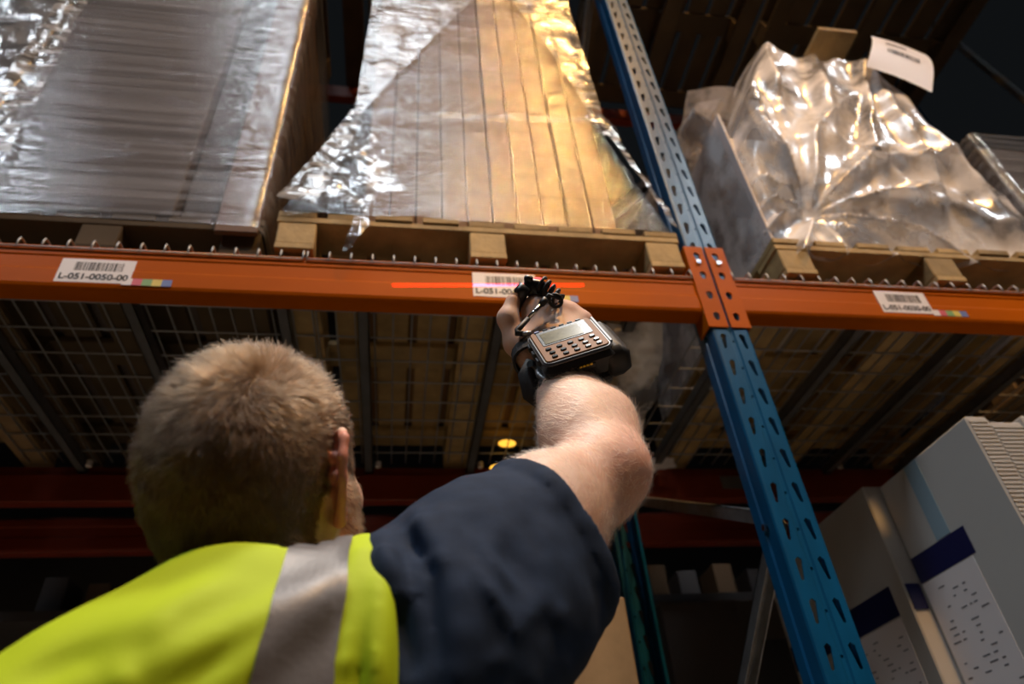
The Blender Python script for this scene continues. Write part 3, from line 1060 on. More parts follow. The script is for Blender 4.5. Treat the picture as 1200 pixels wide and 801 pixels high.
def white_carton(x0, x1, y0, y1, z1, label, corr=True, bands=(), sheet=None, stripe=None):
    t = thing('white_carton', ((x0 + x1) / 2, (y0 + y1) / 2, zc0), label, 'carton', None)
    obj('box', MB().box(x0, x1, y0, y1, zc0, z1, ch=0.004), M['white_card'], t)
    if corr:                     # ribbed wrap on the narrow front
        b = MB()
        z = z1 - 0.012
        while z > 1.0:
            b.box(x0 + 0.003, x1 - 0.003, y0 - 0.0025, y0, z - 0.007, z - 0.001)
            z -= 0.0115
        tag(obj('corrugation', b, M['white_card'], t), kind='stuff')
    e = 0.0012
    for (face, a0, a1, za, zb, m, nm) in bands:
        if face == 'side':
            o = obj(nm, MB().box(x0 - e, x0 + 0.001, a0, a1, za, zb), M[m], t)
        else:
            o = obj(nm, MB().box(a0, a1, y0 - 0.004, y0 + 0.001, za, zb), M[m], t)
        o['label'] = {'navy_print': 'navy printed band', 'pale_blue': 'pale blue stripe', 'paper': 'white specification sheet'}[m]
        if m == 'paper':
            b = MB()
            r = random.Random(int(za * 100))
            z = zb - 0.03
            while z > za + 0.02:
                y = a0 + 0.02
                while y < a1 - 0.03:
                    w = r.uniform(0.008, 0.03)
                    if r.random() < 0.45:
                        b.box(x0 - e - 0.0006, x0 - e, y, min(y + w, a1 - 0.01), z, z + 0.0035)
                    y += w + r.uniform(0.006, 0.02)
                z -= 0.0165
            tag(obj('printed_lines', b, M['ink_grey'], o), kind='stuff')
    return t


white_carton(1.430, 1.492, 1.330, 1.733, 2.217, 'tallest white carton with navy band and specification sheet, right of the upright',
             bands=[('side', 1.548, 1.605, 1.997, 2.213, 'pale_blue', 'blue_stripe'), ('side', 1.500, 1.728, 1.925, 1.995, 'navy_print', 'printed_band'),
                    ('side', 1.515, 1.725, 1.50, 1.922, 'paper', 'specification_sheet')])
white_carton(1.497, 1.592, 1.336, 1.733, 2.205, 'ribbed white carton with a navy patch, second from the upright in the front row',
             bands=[('front', 1.505, 1.588, 1.93, 1.985, 'navy_print', 'printed_band')])
white_carton(1.598, 1.760, 1.330, 1.733, 2.222, 'ribbed white carton third from the upright in the front row')
white_carton(1.766, 1.930, 1.334, 1.733, 2.21, 'ribbed white carton fourth from the upright in the front row')
t = white_carton(1.382, 1.520, 1.740, 2.43, 2.226, 'shaded white carton standing behind the tallest one, its corner at the upright', corr=False,
                 bands=[('side', 1.80, 2.42, 1.865, 1.945, 'navy_print', 'printed_band'), ('side', 1.80, 2.10, 1.50, 1.86, 'paper', 'specification_sheet'),
                        ('front', 1.386, 1.428, 1.862, 1.930, 'navy_print', 'printed_patch')])

# lower storey, left: boards leaning and dim goods far behind
b = MB().box(0.385, 0.535, 1.60, 1.64, 0.0, 1.872, ch=0.004)
tag(obj('timber_board', b, M['wood_dark'], loc=(0.46, 1.62, 0)), 'upright timber board under the dark sleeve, beside the rear post', 'board')
b = MB().box(0.30, 0.372, 1.61, 1.65, 0.0, 1.80, ch=0.004)
tag(obj('timber_board', b, M['wood_dark'], loc=(0.335, 1.63, 0)), 'second timber board half hidden by the dark sleeve', 'board')
k = 0
for x, z, w, h in ((-1.55, 2.45, 0.10, 0.12), (-1.36, 2.50, 0.09, 0.10), (-1.17, 2.50, 0.12, 0.12), (-1.02, 2.49, 0.10, 0.12), (-0.88, 2.50, 0.09, 0.09), (1.27, 2.52, 0.09, 0.12), (1.42, 2.40, 0.10, 0.10), (1.62, 2.44, 0.10, 0.12), (1.80, 2.50, 0.08, 0.10)):
    carton(x, x + w, 3.35, 3.55, 2.405, 2.405 + h * 1.6, ('kraft_grey', 'kraft')[k % 2], ORD[k] + ' small dim carton from the left on the shelf of the next rack row', 'small cartons in the next row', ch=0.003)
    k += 1
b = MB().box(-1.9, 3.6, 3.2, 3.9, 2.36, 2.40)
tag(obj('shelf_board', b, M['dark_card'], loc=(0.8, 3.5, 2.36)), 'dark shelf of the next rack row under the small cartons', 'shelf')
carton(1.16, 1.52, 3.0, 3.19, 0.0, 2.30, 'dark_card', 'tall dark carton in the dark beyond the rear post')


# ------------------------------------------------------------------ signed distance modelling for the figure
def V(*a):
    return np.array(a, dtype=np.float64)


def nrm(a):
    return a / np.linalg.norm(a)


class Field:
    def __init__(self, lo, hi, h, far=0.12):
        self.lo, self.h = np.array(lo, dtype=np.float64), h
        self.n = np.ceil((np.array(hi) - self.lo) / h).astype(int) + 1
        self.F = np.full(self.n, far, dtype=np.float32)
        self.ax = [(self.lo[i] + h * np.arange(self.n[i])).astype(np.float32) for i in range(3)]

    def op(self, fn, lo, hi, k=0.0, mode='u'):
        pad = max(k, 0.02) + 0.012
        i0 = np.clip(np.floor((np.array(lo) - pad - self.lo) / self.h).astype(int), 0, self.n)
        i1 = np.clip(np.ceil((np.array(hi) + pad - self.lo) / self.h).astype(int) + 1, 0, self.n)
        if np.any(i1 <= i0):
            return
        sl = tuple(slice(a, c) for a, c in zip(i0, i1))
        X, Y, Z = self.ax[0][sl[0]][:, None, None], self.ax[1][sl[1]][None, :, None], self.ax[2][sl[2]][None, None, :]
        d = fn(X, Y, Z).astype(np.float32)
        a = self.F[sl]
        if mode == 'u':
            hh = np.maximum(k - np.abs(a - d), 0) / max(k, 1e-6)
            self.F[sl] = np.minimum(a, d) - hh * hh * k * 0.25
        else:
            d = -d
            hh = np.maximum(k - np.abs(a - d), 0) / max(k, 1e-6)
            self.F[sl] = np.maximum(a, d) + hh * hh * k * 0.25

    def cone(self, a, b, ra, rb, k=0.02, mode='u'):
        a, b = np.array(a, float), np.array(b, float)
        ab = b - a
        L2 = float(ab @ ab) + 1e-12

        def fn(X, Y, Z):
            px, py, pz = X - a[0], Y - a[1], Z - a[2]
            t = np.clip((px * ab[0] + py * ab[1] + pz * ab[2]) / L2, 0, 1)
            return np.sqrt((px - t * ab[0]) ** 2 + (py - t * ab[1]) ** 2 + (pz - t * ab[2]) ** 2) - (ra + (rb - ra) * t)
        r = max(ra, rb)
        self.op(fn, np.minimum(a, b) - r, np.maximum(a, b) + r, k, mode)
        return self

    def chain(self, pts, rs, k=0.02, mode='u'):
        for i in range(len(pts) - 1):
            self.cone(pts[i], pts[i + 1], rs[i], rs[i + 1], k, mode)
        return self

    def ell(self, c, R, axes=None, k=0.02, mode='u'):
        c = np.array(c, float)
        A = np.eye(3) if axes is None else np.array(axes, float)

        def fn(X, Y, Z):
            px, py, pz = X - c[0], Y - c[1], Z - c[2]
            q = [(px * A[i, 0] + py * A[i, 1] + pz * A[i, 2]) / R[i] for i in range(3)]
            k0 = np.sqrt(q[0] ** 2 + q[1] ** 2 + q[2] ** 2)
            k1 = np.sqrt((q[0] / R[0]) ** 2 + (q[1] / R[1]) ** 2 + (q[2] / R[2]) ** 2)
            return k0 * (k0 - 1) / np.maximum(k1, 1e-6)
        e = np.sqrt(sum((A[i] * R[i]) ** 2 for i in range(3)))
        self.op(fn, c - e, c + e, k, mode)
        return self

    def cut(self, p, n, k=0.004):
        """remove everything beyond the plane on the side n points to"""
        p, n = np.array(p, float), nrm(np.array(n, float))
        X, Y, Z = self.ax[0][:, None, None], self.ax[1][None, :, None], self.ax[2][None, None, :]
        d = ((X - p[0]) * n[0] + (Y - p[1]) * n[1] + (Z - p[2]) * n[2]).astype(np.float32)
        hh = np.maximum(k - np.abs(self.F - d), 0) / k
        self.F = np.maximum(self.F, d) + hh * hh * k * 0.25
        return self

    def cut_above(self, p, n, z, k=0.008):
        """the same cut, only above height z (an armhole)"""
        p, n = np.array(p, float), nrm(np.array(n, float))
        X, Y, Z = self.ax[0][:, None, None], self.ax[1][None, :, None], self.ax[2][None, None, :]
        d = np.minimum(((X - p[0]) * n[0] + (Y - p[1]) * n[1] + (Z - p[2]) * n[2]), Z - z).astype(np.float32)
        hh = np.maximum(k - np.abs(self.F - d), 0) / k
        self.F = np.maximum(self.F, d) + hh * hh * k * 0.25
        return self

    def displace(self, fn, band=0.03):
        idx = np.nonzero(np.abs(self.F) < band)
        p = np.stack([self.ax[i][idx[i]] for i in range(3)], axis=-1)
        self.F[idx] += fn(p).astype(np.float32)
        return self

    def sample(self, p):
        q = (np.atleast_2d(p) - self.lo) / self.h
        i = np.clip(np.floor(q).astype(int), 0, self.n - 2)
        f = np.clip(q - i, 0, 1)
        r = 0
        for dx in (0, 1):
            for dy in (0, 1):
                for dz in (0, 1):
                    w = (f[:, 0] if dx else 1 - f[:, 0]) * (f[:, 1] if dy else 1 - f[:, 1]) * (f[:, 2] if dz else 1 - f[:, 2])
                    r = r + w * self.F[i[:, 0] + dx, i[:, 1] + dy, i[:, 2] + dz]
        return r

    def normal(self, p):
        e = self.h
        g = np.stack([self.sample(p + d) - self.sample(p - d) for d in np.eye(3) * e], axis=-1)
        return g / np.maximum(np.linalg.norm(g, axis=1, keepdims=True), 1e-9)

    def mesh(self, smooth=1):
        F = self.F
        s = F < 0
        cnt = np.zeros(tuple(self.n - 1), dtype=np.uint8)
        for dx in (0, 1):
            for dy in (0, 1):
                for dz in (0, 1):
                    cnt += s[dx:s.shape[0] - 1 + dx, dy:s.shape[1] - 1 + dy, dz:s.shape[2] - 1 + dz]
        act = (cnt > 0) & (cnt < 8)
        I, J, K = np.nonzero(act)
        idx = np.full(act.shape, -1, dtype=np.int64)
        idx[I, J, K] = np.arange(len(I))
        cor = {(a, b, c): F[I + a, J + b, K + c] for a in (0, 1) for b in (0, 1) for c in (0, 1)}
        acc = np.zeros((len(I), 3))
        num = np.zeros(len(I))
        for c0 in cor:
            for axn in range(3):
                if c0[axn]:
                    continue
                c1 = tuple(1 if i == axn else c0[i] for i in range(3))
                f0, f1 = cor[c0], cor[c1]
                m = (f0 < 0) != (f1 < 0)
                t = np.where(m, f0 / np.where(m, f0 - f1, 1), 0)
                p = np.tile(np.array(c0, float), (len(I), 1))
                p[:, axn] = t
                acc += p * m[:, None]
                num += m
        verts = self.lo + (np.stack([I, J, K], -1) + acc / num[:, None]) * self.h
        quads = []
        for axn in range(3):
            o1, o2 = (axn + 1) % 3, (axn + 2) % 3
            sl0 = [slice(None)] * 3
            sl1 = [slice(None)] * 3
            sl0[axn], sl1[axn] = slice(0, -1), slice(1, None)
            a, b = s[tuple(sl0)], s[tuple(sl1)]
            E = np.stack(np.nonzero(a != b), -1)
            E = E[(E[:, o1] > 0) & (E[:, o2] > 0) & (E[:, o1] < self.n[o1] - 1) & (E[:, o2] < self.n[o2] - 1)]
            flip = ~a[E[:, 0], E[:, 1], E[:, 2]]
            q = []
            for d1, d2 in ((-1, -1), (0, -1), (0, 0), (-1, 0)):
                e = E.copy()
                e[:, o1] += d1
                e[:, o2] += d2
                q.append(idx[e[:, 0], e[:, 1], e[:, 2]])
            q = np.stack(q, -1)
            q[flip] = q[flip][:, ::-1]
            quads.append(q)
        Q = np.concatenate(quads)
        Q = Q[(Q >= 0).all(1)]
        for _ in range(smooth):
            sm = np.zeros_like(verts)
            ct = np.zeros(len(verts))
            for i in range(4):
                for j in ((i + 1) % 4, (i - 1) % 4):
                    np.add.at(sm, Q[:, i], verts[Q[:, j]])
                    np.add.at(ct, Q[:, i], 1)
            verts = np.where(ct[:, None] > 0, verts * 0.5 + 0.5 * sm / np.maximum(ct, 1)[:, None], verts)
        return verts, Q


def field_obj(name, F, material, parent, smooth=1, attr=None):
    v, q = F.mesh(smooth)
    base = np.array(root_loc(parent))
    me = bpy.data.meshes.new(name)
    me.vertices.add(len(v))
    me.vertices.foreach_set('co', (v - base).astype(np.float32).ravel())
    me.loops.add(len(q) * 4)
    me.loops.foreach_set('vertex_index', q.astype(np.int32).ravel())
    me.polygons.add(len(q))
    me.polygons.foreach_set('loop_start', np.arange(0, len(q) * 4, 4, dtype=np.int32))
    me.polygons.foreach_set('use_smooth', np.ones(len(q), dtype=bool))
    me.update(calc_edges=True)
    me.validate()
    me.materials.append(material)
    if attr is not None:
        for nm, val in attr(v).items():
            a = me.attributes.new(nm, 'FLOAT', 'POINT')
            a.data.foreach_set('value', val.astype(np.float32))
    o = bpy.data.objects.new(name, me)
    col.objects.link(o)
    o.parent = parent
    return o, v, q


# ------------------------------------------------------------------ the man: landmarks in metres
person = thing('person', (-0.05, 0.72, 0.0), 'person in yellow reflective vest and navy T-shirt raising the right arm', 'person')
HC = V(-0.1228, 0.5957, 1.6541)
HF, HR, HU = V(0.3178, 0.8293, 0.4596), V(0.9459, -0.3108, -0.0932), V(-0.0656, -0.4643, 0.8832)
S = V(0.0290, 0.5777, 1.5096)
E_ = V(0.2124, 0.6506, 1.6917)
F1 = V(0.2183, 0.6812, 1.7610)
W = V(0.2181, 0.7333, 1.8876)
C7 = V(-0.1064, 0.5362, 1.5283)
NB = V(-0.1001, 0.6049, 1.5151)
SL = V(-0.350, 0.500, 1.345)
SHA = nrm(S - SL)                       # along the shoulders, towards the raised arm
CH = V(-0.125, 0.620, 1.260)
WA = V(-0.085, 0.665, 1.080)
PE = V(-0.060, 0.700, 0.960)


def hp(r, f, u):
    return HC + HR * r + HF * f + HU * u


def torso(F, g=0.0, k=0.06):
    """ribcage, shoulders and waist grown by g"""
    up = nrm(V(-0.03, -0.10, 1.0))
    sx = nrm(SHA - up * (SHA @ up))
    ax = [sx, np.cross(up, sx), up]
    F.ell(CH, (0.168 + g, 0.118 + g, 0.235 + g), ax, k)
    F.ell(WA, (0.150 + g, 0.108 + g, 0.22 + g), ax, k)
    F.ell(PE, (0.165 + g, 0.118 + g, 0.13 + g), None, k)
    F.chain([NB - HU * 0.02, V(-0.0987, 0.5778, 1.4781), V(-0.1563, 0.5409, 1.4390), SL], [0.058 + g, 0.058 + g, 0.056 + g, 0.060 + g], k)
    F.chain([NB - HU * 0.02, V(-0.0695, 0.5932, 1.4743), V(-0.0193, 0.5901, 1.4821), S], [0.052 + g, 0.055 + g, 0.052 + g, 0.060 + g], k)
    F.cone(V(-0.0958, 0.5642, 1.4712), V(-0.11, 0.565, 1.25), 0.055 + g, 0.07 + g, k)
    for a in (-1, 1):                     # shoulder blades
        F.ell(V(-0.11, 0.545, 1.32) + SHA * a * 0.085, (0.06 + g, 0.04 + g, 0.085 + g), ax, k)


def mid(a, b, t):
    return a + (b - a) * t


B = Field((-0.46, 0.34, 0.98), (0.34, 1.06, 2.14), 0.003)
torso(B)
# neck
B.chain([hp(0, -0.028, -0.055), NB], [0.060, 0.064], 0.03)
B.cone(hp(0, 0.02, -0.08), mid(NB, V(-0.10, 0.66, 1.50), 0.9), 0.045, 0.05, 0.03)
# skull and face
AX = [HR, HF, HU]
B.ell(hp(0, -0.012, 0.030), (0.077, 0.098, 0.088), AX, 0.03)
B.ell(hp(0, -0.055, 0.005), (0.066, 0.052, 0.066), AX, 0.03)
B.ell(hp(0, 0.034, -0.030), (0.069, 0.062, 0.086), AX, 0.03)
for s in (-1, 1):
    B.cone(hp(s * 0.060, 0.016, -0.060), hp(s * 0.020, 0.082, -0.104), 0.020, 0.020, 0.025)
    B.cone(hp(s * 0.060, 0.016, -0.02), hp(s * 0.056, 0.016, -0.060), 0.017, 0.018, 0.02)
    B.ell(hp(s * 0.046, 0.066, -0.022), (0.022, 0.018, 0.020), AX, 0.02)
    B.cone(hp(s * 0.012, 0.090, 0.022), hp(s * 0.046, 0.076, 0.020), 0.010, 0.010, 0.014)
    B.ell(hp(s * 0.032, 0.098, 0.002), (0.018, 0.014, 0.011), AX, 0.012, 's')
    B.cone(hp(s * 0.020, 0.092, 0.0095), hp(s * 0.044, 0.084, 0.0075), 0.0045, 0.0045, 0.004)
    B.cone(hp(s * 0.020, 0.091, -0.0075), hp(s * 0.043, 0.084, -0.006), 0.0040, 0.0040, 0.004)
B.cone(hp(0, 0.088, 0.012), hp(0, 0.111, -0.028), 0.007, 0.0085, 0.010)
for s in (-1, 1):
    B.ell(hp(s * 0.011, 0.102, -0.032), (0.0065, 0.009, 0.006), AX, 0.006)
B.cone(hp(-0.020, 0.090, -0.060), hp(0.020, 0.090, -0.060), 0.0068, 0.0068, 0.006)
B.cone(hp(-0.017, 0.089, -0.071), hp(0.017, 0.089, -0.071), 0.0078, 0.0078, 0.006)
B.ell(hp(0, 0.086, -0.105), (0.020, 0.016, 0.016), AX, 0.015)
# ears: rim, inner fold, lobe, shallow bowl
rim = [(0.006, 0.002), (0.010, 0.016), (0.006, 0.027), (-0.006, 0.033), (-0.019, 0.028), (-0.026, 0.014), (-0.025, -0.002), (-0.018, -0.016), (-0.009, -0.026), (-0.002, -0.034), (0.006, -0.030), (0.008, -0.014)]
inner = [(-0.004, 0.020), (-0.014, 0.012), (-0.016, -0.004), (-0.009, -0.017), (0.0, -0.021)]
for s in (-1, 1):
    def ep(f, u, o=0.0):
        out = 0.072 + 0.022 * (0.010 - f) / 0.036 + 0.003 * (u > 0.02) + o
        return hp(s * out, f * 1.08 - 0.010, u * 1.12 + 0.002)
    B.chain([ep(f, u) for f, u in rim], [0.0042, 0.0042, 0.0042, 0.0046, 0.0046, 0.0044, 0.0042, 0.0042, 0.005, 0.0062, 0.0055, 0.0045], 0.003)
    B.chain([ep(f, u, -0.001) for f, u in inner], [0.0036] * 5, 0.003)
    for f, u in ((-0.004, 0.022), (-0.014, 0.015), (-0.018, 0.0), (-0.012, -0.012), (-0.003, -0.022), (0.0, 0.0), (-0.008, 0.005)):
        B.cone(ep(f, u, -0.005), ep(f * 0.6, u * 0.6, -0.008), 0.0045, 0.005, 0.003)
    B.cone(ep(-0.004, 0.006, -0.012), ep(-0.004, -0.010, -0.012), 0.010, 0.010, 0.006)
# right arm
B.cone(S, mid(S, E_, 0.55), 0.060, 0.058, 0.03)
B.cone(mid(S, E_, 0.5), E_, 0.056, 0.044, 0.03)
B.ell(mid(S, E_, 0.55) + V(-0.012, -0.004, 0.014), (0.045, 0.045, 0.075), [np.cross(nrm(E_ - S), V(0, 1, 0)), V(0, 1, 0), nrm(E_ - S)], 0.03)
OL = V(0.2337, 0.6295, 1.6886)
B.cone(E_, F1, 0.044, 0.045, 0.03)
B.cone(OL, OL + (E_ - OL) * 0.5, 0.0215, 0.03, 0.028)
B.cone(V(0.2333, 0.6429, 1.7146), V(0.2464, 0.6663, 1.7791), 0.020, 0.020, 0.03)
B.cone(V(0.1911, 0.6662, 1.7495), V(0.1993, 0.7014, 1.8246), 0.030, 0.028, 0.03)
B.cone(F1, W, 0.045, 0.034, 0.035)
# right hand, loosely closed round the ring scanner
HW = W
K = [V(0.1834, 0.7251, 1.9910), V(0.2102, 0.7264, 1.9967), V(0.2342, 0.7304, 1.9917), V(0.2523, 0.7305, 1.9766)]
PR = [0.0150, 0.0150, 0.0140, 0.0125]
B.cone(W, mid(W, K[1], 0.35), 0.033, 0.030, 0.02)
for i in range(4):
    B.cone(mid(W, K[1], 0.30) + (K[i] - K[1]) * 0.55, K[i], 0.021, PR[i], 0.018)
away = nrm(V(0.2219, 0.8050, 2.0661) - V(0.2017, 0.7318, 2.0010))
upv = nrm(V(0.2001, 0.7072, 2.0281) - V(0.2017, 0.7318, 2.0010))
lat = nrm(K[3] - K[0])
FL = [(0.042, 0.026, 0.020), (0.046, 0.029, 0.021), (0.043, 0.027, 0.021), (0.034, 0.021, 0.018)]
TIPS = []
for i in range(4):
    l1, l2, l3 = FL[i]
    d1 = nrm(away * 0.93 + upv * (0.30 if i == 0 else 0.14) + lat * (-0.04 + 0.05 * i))
    d2 = nrm(away * (0.55 if i == 0 else 0.10) - upv * (0.65 if i == 0 else 0.95))
    d3 = nrm(-away * (0.05 if i == 0 else 0.75) - upv * (0.95 if i == 0 else 0.6))
    p1 = K[i] + d1 * l1
    p2 = p1 + d2 * l2
    p3 = p2 + d3 * l3
    r = (0.0098, 0.0102, 0.0096, 0.0086)[i]
    B.cone(K[i], p1, PR[i] * 0.92, r, 0.012)
    B.chain([p1, p2, p3], [r * 1.02, r * 0.95, r * 0.82], 0.005)
    TIPS.append(p3)
T0, T1, T2, T3 = V(0.1889, 0.7335, 1.8982), V(0.1532, 0.7331, 1.9345), V(0.1421, 0.7208, 1.9680), V(0.1500, 0.7124, 1.9941)
B.cone(T0, T1, 0.024, 0.0165, 0.02)
B.cone(mid(T0, T1, 0.4), K[0], 0.018, 0.013, 0.018)
B.chain([T1, T2, T3], [0.0165, 0.0130, 0.0102], 0.009)
B.ell(T2, (0.0128, 0.0128, 0.0128), None, 0.008)
# left arm, bent with the hand in front of the belt
LE = V(-0.395, 0.585, 1.150)
LW = V(-0.250, 0.800, 1.115)
B.cone(SL, LE, 0.058, 0.045, 0.03)
B.chain([LE, mid(LE, LW, 0.3), LW], [0.045, 0.046, 0.031], 0.03)
lk = nrm(LW - LE)
for i in range(4):
    kn = LW + lk * 0.095 + V(0.0, 0.0, 0.030 - 0.020 * i)
    B.cone(LW, kn, 0.022, 0.0135, 0.018)
    p1 = kn + nrm(lk + V(0.5, 0, -0.1)) * (0.040, 0.044, 0.041, 0.032)[i]
    p2 = p1 + nrm(lk * 0.2 + V(0.9, -0.2, -0.2)) * 0.026
    p3 = p2 + nrm(V(0.5, -0.8, -0.2)) * 0.020
    B.chain([kn, p1, p2, p3], [0.0125, 0.0098, 0.0092, 0.0080], 0.006)
B.chain([LW + lk * 0.02, LW + lk * 0.05 + V(0.03, -0.015, 0.035), LW + lk * 0.085 + V(0.045, -0.01, 0.05), LW + lk * 0.110 + V(0.05, -0.005, 0.055)], [0.022, 0.015, 0.0115, 0.009], 0.010)


def head_local(p):
    q = p - HC
    return q @ HR, q @ HF, q @ HU


def scalp_mask(p):
    r, f, u = head_local(p)
    lim = np.interp(f, [-0.13, -0.09, -0.06, -0.045, -0.036, -0.028, -0.018, 0.012, 0.022, 0.040, 0.050, 0.075, 0.11],
                    [-0.085, -0.100, -0.098, -0.092, -0.075, -0.035, 0.030, 0.040, -0.02, -0.02, 0.045, 0.072, 0.088])
    m = np.clip((u - lim) / 0.008, 0, 1) * (np.abs(r) < 0.10) * (u > -0.125) * (np.sqrt(r * r + f * f + u * u) < 0.17)
    ear = (np.abs(r) > 0.0775) & (f > -0.045) & (f < 0.012) & (u > -0.042) & (u < 0.044)
    return m * (~ear)


def beard_mask(p):
    r, f, u = head_local(p)
    top = np.interp(f, [0.0, 0.02, 0.05, 0.075, 0.09, 0.12], [0.0, 0.004, -0.022, -0.040, -0.043, -0.042])
    m = np.clip((top - u) / 0.006, 0, 1) * np.clip((f - (0.002 - 0.25 * (u + 0.06))) / 0.008, 0, 1) * (u > -0.128) * (np.abs(r) < 0.1)
    lips = (np.abs(r) < 0.022) & (u > -0.078) & (u < -0.053) & (f > 0.08)
    return m * (~lips) * (f < 0.125)


def skin_attr(v):
    r, f, u = head_local(v)
    inh = np.sqrt(r * r + f * f + u * u) < 0.16
    flush = np.exp(-np.minimum(np.linalg.norm(v - OL, axis=1) / 0.045, 6) ** 2) * 0.6
    flush = np.maximum(flush, inh * ((np.abs(r) > 0.076) & (u < 0.04) & (u > -0.05)) * 0.9)
    for q in K:
        flush = np.maximum(flush, 0.45 * np.exp(-np.minimum(np.linalg.norm(v - q, axis=1) / 0.018, 6) ** 2))
    return {'scalp': inh * np.maximum(scalp_mask(v) * 0.85, 0.55 * beard_mask(v)), 'flush': flush}


def skin_mat():
    m = mat('skin', (0.62, 0.40, 0.30), 0.5, sss=0.10, bump=0.03, bscale=260, spec=0.35)
    nt = m.node_tree
    N, L = nt.nodes, nt.links
    b = N['Principled BSDF']
    tc = N.new('ShaderNodeTexCoord')
    nz = N.new('ShaderNodeTexNoise')
    nz.inputs['Scale'].default_value = 35
    nz.inputs['Detail'].default_value = 5
    L.new(tc.outputs['Object'], nz.inputs['Vector'])
    rp = N.new('ShaderNodeValToRGB')
    rp.color_ramp.elements[0].position = 0.35
    rp.color_ramp.elements[1].position = 0.7
    rp.color_ramp.elements[0].color = (0.66, 0.41, 0.305, 1)
    rp.color_ramp.elements[1].color = (0.74, 0.52, 0.41, 1)
    L.new(nz.outputs[0], rp.inputs[0])
    prev = rp.outputs[0]
    for nm, c in (('flush', (0.62, 0.24, 0.18)), ('scalp', (0.06, 0.037, 0.022))):
        at = N.new('ShaderNodeAttribute')
        at.attribute_name = nm
        mx = N.new('ShaderNodeMix')
        mx.data_type = 'RGBA'
        L.new(at.outputs['Fac'], mx.inputs[0])
        L.new(prev, mx.inputs[6])
        mx.inputs[7].default_value = (*c, 1)
        prev = mx.outputs[2]
    L.new(prev, b.inputs['Base Color'])
    return m


body, bv, bq = field_obj('body', B, skin_mat(), person, 1, skin_attr)

for s in (-1, 1):
    e = MB()
    c = Vector(hp(s * 0.031, 0.082, 0.001))
    e.grid(lambda u, v: c + Vector(HF * 0.0118 * math.cos(math.pi * v) + HR * 0.0118 * math.sin(math.pi * v) * math.cos(2 * math.pi * u) + HU * 0.0118 * math.sin(math.pi * v) * math.sin(2 * math.pi * u)), 16, 12, close_u=True)
    e.mi = [1 if i < 16 * 4 else 0 for i in range(len(e.f))]
    obj('eye', e, [M['eye'], M['plastic']], person, smooth=True)


# nails
def nail(c, axis, normal, w, l):
    side = np.cross(axis, normal)
    e = MB().grid(lambda u, v: c + axis * l * (v - 0.5) + side * w * (u - 0.5) * (1 - 0.25 * v * v) + normal * (-0.0016 * (2 * u - 1) ** 2), 7, 6)
    return e


# ------------------------------------------------------------------ hair as real strands
def hair_mat(name, color, rough=0.35, melanin=None):
    m = bpy.data.materials.new(name)
    m.use_nodes = True
    nt = m.node_tree
    nt.nodes.remove(nt.nodes['Principled BSDF'])
    h = nt.nodes.new('ShaderNodeBsdfHairPrincipled')
    h.parametrization = 'COLOR'
    h.inputs['Color'].default_value = (*color, 1)
    h.inputs['Roughness'].default_value = rough
    h.inputs['Radial Roughness'].default_value = 0.4
    hi = nt.nodes.new('ShaderNodeHairInfo')
    rp = nt.nodes.new('ShaderNodeValToRGB')
    rp.color_ramp.elements[0].color = (*[x * 0.45 for x in color], 1)
    rp.color_ramp.elements[1].color = (*[min(1, x * 1.5) for x in color], 1)
    nt.links.new(hi.outputs['Random'], rp.inputs[0])
    nt.links.new(rp.outputs[0], h.inputs['Color'])
    nt.links.new(h.outputs[0], nt.nodes['Material Output'].inputs[0])
    return m


def strands(name, roots, normals, flow, lengths, lift, radius, material, parent, npt=5, bend=0.5, jitter=0.25, tip=0.35):
    n = len(roots)
    base = np.array(root_loc(parent))
    d0 = normals * lift[:, None] + flow * (1 - lift[:, None]) + rng.normal(0, jitter, (n, 3)) * 0.5
    d0 /= np.linalg.norm(d0, axis=1, keepdims=True)
    pts = np.zeros((n, npt, 3))
    p = roots.copy()
    d = d0
    for i in range(npt):
        pts[:, i] = p
        d = d + (flow - normals * 0.25) * bend / npt
        d = d / np.linalg.norm(d, axis=1, keepdims=True)
        p = p + d * (lengths / (npt - 1))[:, None]
    hc = bpy.data.hair_curves.new(name)
    hc.add_curves([npt] * n)
    hc.position_data.foreach_set('vector', (pts - base).astype(np.float32).ravel())
    ra = hc.attributes.get('radius') or hc.attributes.new('radius', 'FLOAT', 'POINT')
    rr = np.tile(np.linspace(1, tip, npt), (n, 1)) * (radius if np.isscalar(radius) else radius[:, None])
    ra.data.foreach_set('value', rr.astype(np.float32).ravel())
    hc.materials.append(material)
    o = bpy.data.objects.new(name, hc)
    col.objects.link(o)
    o.parent = parent
    return tag(o, kind='stuff')


fv = bv[bq]
fc = fv.mean(1)
farea = np.linalg.norm(np.cross(fv[:, 2] - fv[:, 0], fv[:, 3] - fv[:, 1]), axis=1) / 2


def pick(weight, n):
    w = farea * weight
    k = rng.choice(len(w), n, p=w / w.sum())
    uv = rng.random((n, 2))
    a = fv[k, 0] * (1 - uv[:, :1]) + fv[k, 1] * uv[:, :1]
    c = fv[k, 3] * (1 - uv[:, :1]) + fv[k, 2] * uv[:, :1]
    p = a * (1 - uv[:, 1:]) + c * uv[:, 1:]
    return p, B.normal(p)


def tangential(v, n):
    v = v - n * (v * n).sum(1, keepdims=True)
    return v / np.maximum(np.linalg.norm(v, axis=1, keepdims=True), 1e-6)


